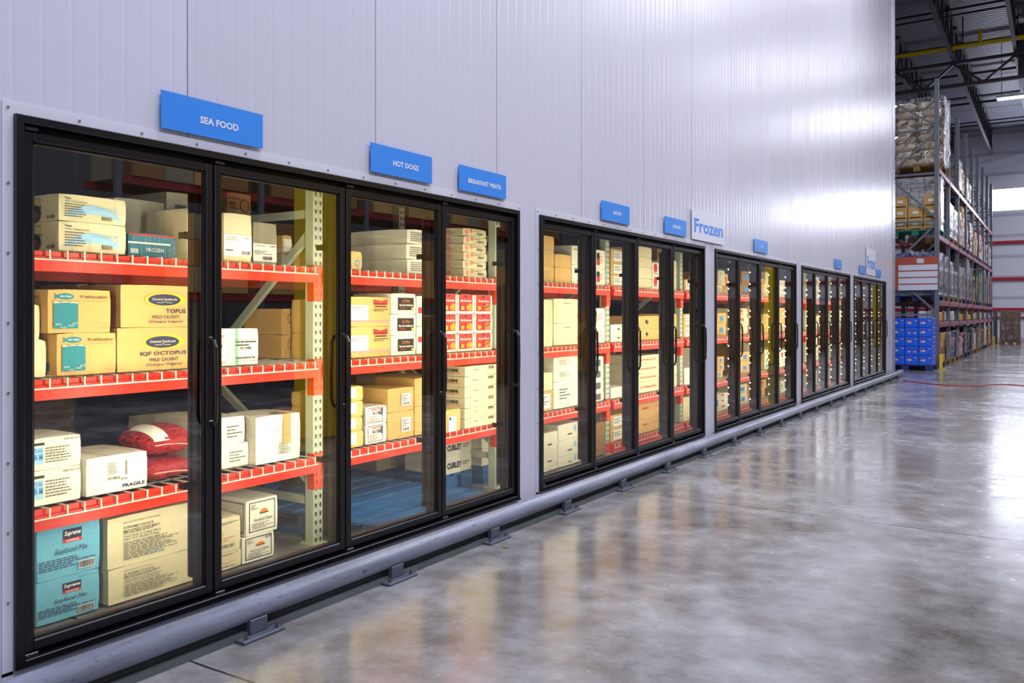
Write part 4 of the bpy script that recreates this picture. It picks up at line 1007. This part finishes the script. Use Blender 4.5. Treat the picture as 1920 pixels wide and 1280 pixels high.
# ================================================================== banks three to five: assorted stock
rk = random.Random(31)
styles = [(WHITE, 'white'), (CREAM, 'cream'), (TAN, 'tan'), (TAN, 'tan'), (WHITE, 'white'), (BROWN, 'brown'), (CREAM, 'cream')]
SHN = ['top shelf', 'middle shelf', 'lower shelf', 'floor level']
COLN = ['first', 'second', 'third', 'fourth', 'fifth', 'sixth', 'seventh']
def gen_fr(kind, r):
    if kind == 0: return lambda f: (f.rect(.5, .2, .85, .6, STICK), f.bars(.55, .25, .8, .4))
    if kind == 1: return lambda f: (f.rect(.1, .55, .5, .85, INKR), f.lines(.1, .2, .8, .45, 3))
    if kind == 2: return lambda f: (f.lines(.15, .3, .8, .8, 5), f.rect(.1, .1, .3, .2, INK))
    return lambda f: (f.rect(.3, .3, .7, .7, INKBL), f.lines(.1, .1, .9, .22, 2))
for i in range(5, 10):
    for li, (zb_, avail) in enumerate([(T3, .42), (T2, .42), (T1, .44), (T0, .34)]):
        y = POSTS[i] + .075 if i > 5 else 9.78; yend = POSTS[i + 1] - .06
        ci = 0
        while y < yend - .22 and ci < 6:
            w = rk.choice((.26, .30, .36, .42)); w = min(w, yend - y)
            n = rk.choice((1, 2, 2, 3)); h = min(avail * rk.uniform(.55, .98) / n, .26)
            m, cn_ = rk.choice(styles); kind = rk.randrange(4); d = rk.choice((.28, .34, .4))
            if rk.random() < .12: y += .2; ci += 1; continue
            z = zb_
            for q in range(n):
                carton_m(XR - rk.uniform(0.01, .05), y, y + w - .01, z, z + h, m, '%s %s carton in the %s stack, %s of rack bay %s' % (POSW[n][q] or 'single', cn_, COLN[ci], SHN[li], BN[i]), depth=d, front=gen_fr(kind, rk), group='cartons behind the third to fifth door banks')
                z += h
            y += w; ci += 1
# ================================================================== dim back row: wrapped stacks of brown cartons
def wrapped_load(X0, X1, Y0, Y1, z0, z1, m, label, nx=3, ny=3, nz=4, film=True, name='wrapped_pallet_load', cat='pallet load', group=None, seed=1, ragged=False):
    t = empty(name, (X0, Y0, z0), label, cat, group); r = random.Random(seed); mb = MB(); lx, ly, lz = X1 - X0, Y1 - Y0, z1 - z0
    for i in range(nx):
        for j in range(ny):
            cut = r.choice((0, 0, 0, 1, 1, 2)) if ragged else 0
            for k in range(nz - cut):
                if 0 < i < nx - 1 and 0 < j < ny - 1 and k < nz - 1 - cut: continue
                q = r.uniform(-.008, .008); mb.cbox(i * lx / nx + .004 + q, (i + 1) * lx / nx - .004 + q, j * ly / ny + .004, (j + 1) * ly / ny - .004, k * lz / nz + .001, (k + 1) * lz / nz - .003, .008, m if not isinstance(m, list) else r.choice(m))
    mb.build('carton_block', None, t)
    if film:
        mb = MB(); nn = 7
        def wall(a, b, sgn):
            V = []; Fs = []
            for i in range(nn + 1):
                for k in range(nn + 1):
                    u = i / nn; V.append((a[0] + (b[0] - a[0]) * u + sgn[0] * (.018 + r.uniform(0, .012)), a[1] + (b[1] - a[1]) * u + sgn[1] * (.018 + r.uniform(0, .012)), .01 + (lz - .005) * k / nn))
            for i in range(nn):
                for k in range(nn): Fs.append((i * (nn + 1) + k, (i + 1) * (nn + 1) + k, (i + 1) * (nn + 1) + k + 1, i * (nn + 1) + k + 1))
            mb.add(V, Fs)
        wall((lx, 0), (lx, ly), (1, 0)); wall((0, 0), (lx, 0), (0, -1))
        mb.build('stretch_film', WRAP, t)
    return t
for k, (y, h, lab_) in enumerate([(1.0, 1.6, 'behind the nearest door'), (2.35, 1.15, 'behind the second door'), (6.4, 1.5, 'behind the first door of the second bank'), (7.9, 1.3, 'behind the third door of the second bank'), (10.2, 1.6, 'behind the third bank'), (13., 1.4, 'behind the fourth bank')]):
    pallet(-4.3, -3.2, y, y + 1.1, 0, PWOOD, 'dim wooden pallet at the back ' + lab_)
    wrapped_load(-4.3, -3.2, y, y + 1.1, .14, .14 + h, BROWN, 'dim wrapped brown carton block at the back ' + lab_, seed=k)
# ================================================================== warehouse racking beyond the cooler corner
WX1, WX0 = .5, -.62; WY = 23.25
NB = 8
ud = None
ordn = ['nearest', 'second', 'third', 'fourth', 'fifth', 'sixth', 'seventh', 'eighth', 'farthest']
for i in range(NB + 1):
    y = WY + 2.5 * i
    lab = 'tall grey warehouse rack upright frame, %s in the row beyond the cooler' % ordn[i]
    if ud is None:
        t = empty('storage_rack', (0, y, 0), lab, 'rack frame', 'tall warehouse rack frames')
        for X in (WX1, WX0):
            mb = MB(); mb.cbox(X - .10, X, -.04, .04, 0, 7.25, .004); mb.build('post', RPOST, t)
        z = .3; s_ = 1; mb = MB()
        zs = [.35, 1.35, 2.5, 3.7, 4.9, 6.0, 6.9]
        for a, b in zip(zs, zs[1:]):
            mb = MB(); mb.bar((WX0 - .05, 0, a), (WX1 - .05, 0, a), .03, .05); mb.build('horizontal_brace', RPOST, t)
            mb = MB(); p, q = ((WX0, 0, a + .06), (WX1 - .05, 0, b - .06)) if s_ > 0 else ((WX1 - .05, 0, a + .06), (WX0, 0, b - .06)); mb.bar(p, q, .03, .05); mb.build('diagonal_brace', RPOST, t); s_ = -s_
        ud = t
    else:
        c = copy_tree(ud); c.location = (0, y, 0); c['label'] = lab
WLV = [1.16, 1.70, 3.37, 5.04]
bm = None
for i in range(NB):
    for j, z in enumerate(WLV):
        for X, wh in ((WX1, 'aisle-side'), (WX0 + .05, 'far-side')):
            lab = '%s red beam at %s level of the %s warehouse rack bay' % (wh, ['shelf', 'first pallet', 'second pallet', 'top pallet'][j], ordn[i])
            if bm is None:
                t = empty('pallet_beam', (0, 0, 0)); mb = MB(); mb.cbox(-.05, 0, .05, 2.45, -.12, 0, .004); mb.build('beam', mat('beam_pinkish', (158, 92, 110), .4), t)
                for yy in (.046, 2.444):
                    mb = MB(); mb.cbox(-.005, .006, yy - .02, yy + .02, -.2, .03, .003); mb.build('end_plate', RBEAM, t)
                bm = t; c = t
            else: c = copy_tree(bm)
            c.location = (X, WY + 2.5 * i, z - .001); tag(c, lab, 'rack beam', 'warehouse rack beams')
# wire/board decks on the two lower levels
MDECK = mat('deck_grey', (96, 92, 100), .5, .4)
for i in range(NB):
    mb = MB(); mb.box(WX0 + .055, WX1 - .055, .06, 2.44, 0, .012); o = mb.build('shelf_deck', MDECK); o.location = (0, WY + 2.5 * i, 1.150)
    tag(o, 'grey deck of the low shelf in the %s warehouse rack bay' % ordn[i], 'shelf deck')
    for z in (1.135,):
        mb = MB()
        for q in range(3): mb.box(WX0 + .05, WX1 - .05, .5 + q * .7, .56 + q * .7, -.02, .0)
        o2 = mb.build('deck_support', MDECK, o)
# 8B end sign
t = empty('aisle_number_sign', (0, WY - .08, 0), 'rust-orange rack end sign reading 8B with four blank white strips', 'sign')
sx0, sx1, sz0, sz1 = -.82, .48, 1.97, 2.81
mb = MB(); mb.box(sx0, sx1, 0, .012, sz0, sz1); mb.build('sign_board', mat('sign_rust', (168, 76, 52), .5), t)
first = None
for k in range(4):
    zt = sz1 - .20 - k * .168
    mb = MB(); mb.box(-.42, sx1 - .002, -.006, -.0005, zt - .135, zt); mb.build('strip', SIGNW, t)
mb = MB(); f = Face(mb, sx1 - sx0, sz1 - sz0, lambda u, v, l: (sx0 + u, -.001 - l, sz0 + v)); f.text('8B', .70, .88, .15, SIGNW, .06); mb.build('lettering', None, t)
for x in (-.5, .3):
    mb = MB(); mb.box(x - .015, x + .015, .012, .035, 2.0, 2.8); mb.build('mounting_clip', RPOST, t)
# blue soda pallet at the rack end
YB = 22.25
def block_pallet(X0, X1, Y0, Y1, z, m, label, group=None):
    t = empty('pallet', (X0, Y0, z), label, 'pallet', group); lx, ly = X1 - X0, Y1 - Y0
    mb = MB(); mb.cbox(0, lx, 0, ly, .11, .14, .004)
    mb.build('deck', m, t)
    for i in range(3):
        for j in range(3):
            if j == 1 or (i == 1 and j == 1): continue
            mb = MB(); mb.box(i * (lx - .16) / 2, i * (lx - .16) / 2 + .16, j * (ly - .16) / 2, j * (ly - .16) / 2 + .16, 0, .11); mb.build('block', m, t)
    return t
PNAVY = mat('pallet_navy', (22, 44, 106), .6)
block_pallet(-.74, .47, YB, YB + .85, 0, PNAVY, 'navy blue pallet under the soda cases at the rack end')
SODA = mat('soda_blue', (24, 96, 232), .35); SODL = mat('soda_light_blue', (70, 130, 230), .4)
def globe(f, u, v, r):
    f.ell(u, v, r, r, INKW); f.poly([(f.w * u + r * math.cos(math.radians(a)), f.h * v + r * math.sin(math.radians(a))) for a in range(10, 176, 15)] + [(f.w * u - r * .4, f.h * v + r * .05), (f.w * u + r * .4, f.h * v + .35 * r)], INKR)
    f.poly([(f.w * u + r * math.cos(math.radians(a)), f.h * v + r * math.sin(math.radians(a))) for a in range(200, 331, 15)] + [(f.w * u + .3 * r, f.h * v - .2 * r), (f.w * u - .5 * r, f.h * v - .25 * r)], SODL)
def soda(kind, w, d, h):
    mb = MB(); mb.cbox(0, w, 0, d, 0, h, .006); o = mb.build('soda_case', SODA)
    mb = MB(); f = Face(mb, w, h, lambda u, v, l: (u, -l, v))
    if kind: globe(f, .30, .52, .050); f.lines(.55, .3, .9, .5, 2, SODL); globe(f, .8, .74, .022)
    else: globe(f, .30, .40, .030); globe(f, .72, .40, .030); f.lines(.1, .75, .9, .9, 2, SODL); f.ell(.5, .8, .02, .02, INKG)
    f.rect(.0, .0, 1, .03, INK)
    mb.build('printing', None, o)
    mb = MB(); f = Face(mb, d, h, lambda u, v, l: (w + l, u, v)); globe(f, .5, .45, .04); mb.build('side_printing', None, o); return o
ws = 1.21 / 4; ha = .226; sA = soda(0, ws - .009, .262, ha - .002); sB = soda(1, ws - .009, .262, ha - .002); uA = uB = False
rown = ['bottom', 'second', 'third', 'fourth', 'top']
for k in range(5):
    for i in range(4):
        for j in range(3):
            if j > 0 and i < 3 and k < 4: continue
            ty = (i + j) % 2 if k % 2 else (i + j + (i == 2)) % 2
            src = sB if ty else sA
            if ty: o = src if not uB else copy_tree(src); uB = True
            else: o = src if not uA else copy_tree(src); uA = True
            o.location = (-.74 + i * ws, YB + .01 + j * .275, .14 + k * ha)
            tag(o, 'blue soda case, %s layer, column %s from the left, %s row of the end pallet' % (rown[k], ['one', 'two', 'three', 'four'][i], ['front', 'middle', 'back'][j]), 'soda case', 'blue soda cases on the end pallet')
# yellow post guards
for y, lab in ((WY - .12, 'yellow post guard at the foot of the nearest warehouse rack'), (WY + 2.5 * NB + .12, 'yellow post guard at the far end of the warehouse rack')):
    t = empty('post_guard', (WX1 + .07, y, 0), lab, 'post guard')
    mb = MB(); mb.extrude_y([(0, .012), (.012, .012), (.03, .38), (.0, .38)], -.08, .08); mb.box(-.06, .10, -.09, .09, 0, .012); mb.build('guard_plate', mat('guard_yellow', (236, 196, 20), .4), t)
    mb = MB(); mb.cbox(-.04, .03, -.10, -.082, .012, .38, .004); mb.build('side_plate', MATS['guard_yellow'], t)
# beige sacks wrapped on the top level of the first bay
SACK = mat('sack_beige', (214, 194, 160), .8, noise=.15, nscale=6, bump=.3, bscale=12)
def sack_mesh():
    n, m_ = 10, 8; V = []; Fs = []; L, W_, Hh = .52, .36, .20
    for i in range(n + 1):
        u = i / n; e = (1 - abs(2 * u - 1) ** 3.5) ** .5 if 0 < i < n else .18
        for j in range(m_):
            a = 2 * math.pi * (j + .5) / m_; cx_, sz_ = math.cos(a), math.sin(a)
            V.append((u * L, W_ / 2 * abs(cx_) ** .6 * (1 if cx_ > 0 else -1) * (.8 + .2 * e), Hh / 2 + Hh / 2 * abs(sz_) ** .7 * (1 if sz_ > 0 else -1) * e))
    for i in range(n):
        for j in range(m_): j2 = (j + 1) % m_; Fs.append((i * m_ + j, i * m_ + j2, (i + 1) * m_ + j2, (i + 1) * m_ + j))
    Fs += [tuple(range(m_))[::-1], tuple(range(n * m_, (n + 1) * m_))]
    mb = MB(); mb.add(V, Fs); return mb.build('sack', SACK, smooth=True)
s0 = sack_mesh(); used_s = False
block_pallet(-.62, .52, WY + .35, WY + 1.55, 5.04, PWOOD, 'wooden pallet under the beige sacks on the top rack level')
for k in range(8):
    sh = .02 * k
    for i in range(2):
        for j in range(3):
            if j == 2 and i == 0 and k < 7: continue
            o = s0 if not used_s else s0.copy()
            if used_s: COL.objects.link(o)
            used_s = True
            o.location = (-.58 + i * .54 - sh * .0 + R.uniform(-.009, .004), WY + .52 + j * .38, 5.18 + k * .205); o.rotation_euler[2] = R.uniform(-.03, .03); o.scale = (1, 1, 1)
            tag(o, 'beige sack, layer %s from the pallet, %s %s, on the top rack level' % (BN[k], ['left', 'right'][i], ['front', 'middle', 'back'][j]), 'sack', 'beige sacks on the top rack level')
mb = MB(); nn = 10; rr_ = random.Random(4)
def wl(a, b, nx_, ny_):
    V = []; Fs = []
    for i in range(nn + 1):
        for k in range(nn + 1):
            u = i / nn; w_ = rr_.uniform(.0, .05); V.append((a[0] + (b[0] - a[0]) * u + nx_ * w_, a[1] + (b[1] - a[1]) * u + ny_ * w_, 5.17 + 1.72 * k / nn))
    for i in range(nn):
        for k in range(nn): Fs.append((i * (nn + 1) + k, (i + 1) * (nn + 1) + k, (i + 1) * (nn + 1) + k + 1, i * (nn + 1) + k + 1))
    mb.add(V, Fs)
wl((.56, WY + .30), (.56, WY + 1.60), 1, 0); wl((-.64, WY + .29), (.56, WY + .29), 0, -1)
tag(mb.build('stretch_film', WRAP), 'clear stretch film around the beige sacks on the top rack level', 'stretch film')
# second level of the first bay: cartons on a green pallet
block_pallet(-.60, .50, WY + .08, WY + 1.2, 3.37, PGREEN, 'green pallet on the second pallet level at the rack end')
cc = 0
for i in range(3):
    for k in range(3 if i != 1 else 2):
        y = WY + .12; x0 = -.58 + i * .36
        o = carton_mesh('carton', .33, .34, .29, TAN, .004, cc).build('carton'); o.location = (x0 + .34, y, 3.51 + k * .292)
        mb = MB(); f = Face(mb, .34, .29, lambda u, v, l: (-.34 + u, -.003 - l, v)); f.rect(.1, .04, .9, .14, INKB); f.rect(.3, .4, .7, .65, STICK); mb.build('printing', None, o)
        tag(o, 'tan carton on the green pallet, %s column, %s' % (['left', 'middle', 'right'][i], ['bottom', 'second', 'third'][k]), 'carton', 'tan cartons on the green pallet'); cc += 1
MW = mat('wrapped_white', (206, 206, 222), .35, noise=.15, nscale=9); MB_ = mat('wrapped_blue', (58, 84, 150), .4, noise=.3, nscale=9); MG = mat('load_green', (64, 120, 84), .5); MR = mat('load_red', (170, 60, 62), .5); MY = mat('load_yellow', (220, 180, 50), .5); MK = mat('load_black', (36, 34, 40), .5); MPK = mat('load_pink', (220, 160, 180), .5)
wrapped_load(-.56, .46, WY + .52, WY + 1.2, 3.51, 5.0 - .1, [MW, STICK], 'white wrapped pallet load behind the tan cartons on the green pallet', 3, 2, 8, seed=11)
wrapped_load(-.56, .42, WY + 1.75, WY + 2.35, 5.18, 6.7, [TAN, BROWN, STICK], 'tall film-wrapped carton load right behind the beige sacks', 2, 2, 4, seed=12)
block_pallet(-.58, .48, WY + 1.72, WY + 2.4, 5.04, PWOOD, 'wooden pallet right behind the beige sacks')
loads = {
    3.37: [None, ([MW, MB_], 1.05, 'white and blue wrapped'), ([TAN, MW], 1.2, 'tan and white'), ([TAN, STICK, MR], 1.0, 'mixed tan'), ([MR, TAN, STICK], .95, 'red and tan'), ([MR, STICK], 1.1, 'red and white'), ([TAN, MW], .9, 'pale tan'), ([GREYC, MW], 1.0, 'grey')],
    1.70: [([MB_, MW, MW], 1.15, 'white and blue bottled'), ([MW, MW, STICK], .95, 'white film-wrapped'), ([MW, STICK, BROWN], .95, 'crumpled white wrapped'), ([MR, MW, STICK], 1.3, 'red and white'), ([MK, MY], .95, 'black and yellow'), ([GREYC, MG], 1.25, 'grey-green'), ([BROWN, TAN], 1.3, 'brown'), ([MW, TAN, MR], 1.2, 'bright striped')],
    5.04: [None, None, ([SACK, STICK, TAN], .95, 'beige sack'), ([SACK, STICK], .8, 'low beige'), None, None, None, None],
}
pm = [PNAVY, PWOOD, PWOOD, PNAVY, PWOOD, PNAVY, PWOOD, PNAVY]
for z, row in loads.items():
    for i, it in enumerate(row):
        if not it: continue
        y0 = WY + 2.5 * i + .12; lv_ = {3.37: 'second pallet level', 1.70: 'first pallet level', 5.04: 'top level'}[z]
        for h_ in range(2):
            ya = y0 + h_ * 1.17; hh = it[1] * R.uniform(.8, 1.05)
            if z == 1.7 and h_ == 0 and i == 3: hh = 1.35
            block_pallet(-.58, .48, ya, ya + 1.08, z, pm[(i + h_) % 8], '%s pallet on the %s, %s bay, %s half' % ('navy' if pm[(i + h_) % 8] is PNAVY else 'wooden', lv_, ordn[i], ['near', 'far'][h_]), 'loaded pallets in the warehouse rack')
            wrapped_load(-.56, .46, ya + .02, ya + 1.06, z + .14, z + .14 + hh, it[0], '%s pallet load on the %s, %s bay, %s half' % (it[2], lv_, ordn[i], ['near', 'far'][h_]), 3, 4, R.choice((4, 6, 8)), film=('wrapped' in it[2] or R.random() < .25), ragged=True, group='pallet loads in the warehouse rack', seed=i * 7 + h_ + int(z * 10))
# hand-pick shelf: low goods
pk = [(MW, 'white'), (STICK, 'white'), (TAN, 'tan'), (MG, 'green'), (MY, 'yellow'), (MPK, 'pink'), (MR, 'red'), (MW, 'pale')]
for i in range(NB):
    for q in range(5):
        y = WY + 2.5 * i + .14 + q * .46; m, nm = pk[(i * 3 + q * 2 + (i == 3) * 4) % 8] if i != 3 else (MY, 'yellow'); h = R.uniform(.2, .34)
        mb = MB(); w_ = .40
        for a in range(2):
            for b_ in range(2): mb.cbox(.0 + a * .22, .21 + a * .22, b_ * w_ / 2, (b_ + 1) * w_ / 2 - .01, 0, h * R.uniform(.8, 1), .03)
        o = mb.build('goods_pack', m); o.location = (.0, y, 1.165); tag(o, '%s bagged goods pack, %s along the low shelf of the %s rack bay' % (nm, COLN[q], ordn[i]), 'goods pack', 'goods packs on the low warehouse shelf')
fl = [[TAN, BROWN], [MG, MPK, MB_], [MR, MB_, MPK], [MK, MG, MR], [TAN, MW], [TAN, BROWN], [TAN, STICK], [BROWN, TAN]]
for i in range(NB):
    for h_ in range(2):
        ya = WY + 2.5 * i + .10 + h_ * 1.18
        if i == 0 and h_ == 0: ya += .1
        block_pallet(-.55, .52, ya, ya + 1.06, 0, PWOOD if (i + h_) % 3 else PNAVY, 'floor pallet under the %s warehouse rack bay, %s half' % (ordn[i], ['near', 'far'][h_]), 'floor pallets in the warehouse rack')
        wrapped_load(-.53, .50, ya + .02, ya + 1.04, .14, R.uniform(.78, .95), fl[i], 'stacked goods on the floor pallet of the %s rack bay, %s half' % (ordn[i], ['near', 'far'][h_]), 3, 4, 4, film=h_ == 1, ragged=True, group='floor stacks in the warehouse rack', seed=i * 3 + h_)
# dark steel building column and wrapped brown pallet near the far wall
mb = MB(); mb.cbox(.50, .66, 43.85, 44.01, 0, 1.55, .01); tag(mb.build('bollard', mat('column_grey', (92, 94, 104), .5)), 'dark grey square post just past the end of the warehouse racks', 'post')
block_pallet(.74, 1.56, 43.7, 44.8, 0, PWOOD, 'wooden pallet standing alone before the far wall')
wrapped_load(.76, 1.54, 43.72, 44.78, .14, 1.54, [BROWN], 'film-wrapped pallet load of brown cartons standing before the far wall', 3, 3, 4, seed=44)
# shrink-wrapped white load behind the soda (low)
# red air hose on the floor
hp = [(-.2, 17.9), (.3, 17.75), (.9, 17.95), (1.5, 17.6), (1.95, 17.9), (2.4, 18.6), (2.9, 18.2), (3.6, 18.9), (4.6, 18.2)]
hp = [(.35, 18.6), (.75, 18.2), (1.1, 17.9), (1.45, 17.75), (1.75, 18.0), (1.95, 18.5), (2.2, 18.7), (2.6, 18.4), (3.2, 18.5), (4.2, 18.1)]
hv = []
for k in range(len(hp) - 1):
    p0, p1, p2, p3 = hp[max(k - 1, 0)], hp[k], hp[k + 1], hp[min(k + 2, len(hp) - 1)]
    for q in range(6):
        t_ = q / 6; hv.append(tuple(.5 * (2 * p1[c] + (p2[c] - p0[c]) * t_ + (2 * p0[c] - 5 * p1[c] + 4 * p2[c] - p3[c]) * t_ ** 2 + (3 * p1[c] - p0[c] - 3 * p2[c] + p3[c]) * t_ ** 3) for c in (0, 1)) + (.0085,))
mb = MB(); mb.tube(hv, .008, 6); tag(mb.build('air_hose', mat('hose_red', (158, 48, 48), .5), smooth=True), 'thin red hose lying across the floor beyond the bumper rail end', 'hose')
# small green leaf scrap at the foot of the rail
mb = MB(); mb.add([(0, 0, .002), (.03, .01, .006), (.035, .03, .004), (.01, .035, .002)], [(0, 1, 2, 3)]); mb.add([(0, 0, .001), (.03, .01, .005), (.035, .03, .003), (.01, .035, .001)], [(0, 3, 2, 1)])
o = mb.build('paper_scrap', mat('scrap_green', (120, 150, 60), .6)); o.location = (.30, 4.0, 0); tag(o, 'tiny green scrap on the floor beside the bumper rail', 'scrap')
# ================================================================== opposite side of the aisle, seen only in reflections
for y, lab in ((6.42, 'nearest'), (23.0, 'middle'), (39.0, 'farthest')):
    X = 3.45
    if lab == 'nearest': X = 3.62
    t = empty('column_wrap', (X, y, 0), 'tall yellow-wrapped building column across the aisle, %s, seen in the door glass' % lab, 'column', 'yellow columns across the aisle')
    mb = MB(); mb.cbox(0, .26, -.21, .21, 0, 4.2, .03); mb.build('yellow_sleeve', mat('sleeve_yellow', (250, 214, 0), .4), t)
    mb = MB(); mb.box(.05, .21, -.08, .08, 4.2, 10.9); mb.build('steel_column', RPOST, t)
oc = 0
for y, h in ((9.2, 1.6), (11.0, 1.2), (13.3, 1.8), (15.4, 1.3), (24.5, 1.7), (27., 1.4), (30, 1.8), (33, 1.6), (39.5, 2.)):
    X = 5.6 if y < 20 else 4.4
    block_pallet(X, X + 1.2, y, y + 1.15, 0, PWOOD, 'wooden pallet across the aisle, %s from the camera' % BN[oc])
    wrapped_load(X + .02, X + 1.18, y + .02, y + 1.13, .14, .14 + h, [BROWN, TAN] if oc % 2 else [BROWN], 'film-wrapped brown pallet load across the aisle, %s from the camera' % BN[oc], 3, 3, 5, seed=60 + oc); oc += 1
# tall dark rack across the aisle
for i in range(6):
    y = 7 + 2.6 * i
    t = empty('storage_rack', (8.4, y, 0), 'tall grey rack frame across the aisle, %s from the camera' % BN[i], 'rack frame', 'rack frames across the aisle')
    for x in (0, 1.05):
        mb = MB(); mb.cbox(x, x + .08, -.05, .05, 0, 7, .004); mb.build('post', RPOST, t)
    if i < 5:
        for q, z in enumerate((1.7, 3.4, 5.1)):
            mb = MB(); mb.cbox(8.41, 8.46, y + .06, y + 2.54, z - .12, z, .004); tag(mb.build('pallet_beam', RBEAM), 'red beam across the aisle, bay %s, level %s' % (BN[i], BN[q]), 'rack beam', 'rack beams across the aisle')
            mb = MB(); mb.cbox(9.40, 9.45, y + .06, y + 2.54, z - .12, z, .004); tag(mb.build('pallet_beam', RBEAM), 'rear red beam across the aisle, bay %s, level %s' % (BN[i], BN[q]), 'rack beam', 'rack beams across the aisle')
            wrapped_load(8.38, 9.5, y + .2, y + 2.3, z, z + 1.25, [BROWN, TAN, GREYC], 'carton load on the rack across the aisle, bay %s, level %s' % (BN[i], BN[q]), 2, 4, 3, film=False, seed=90 + i * 3 + q)
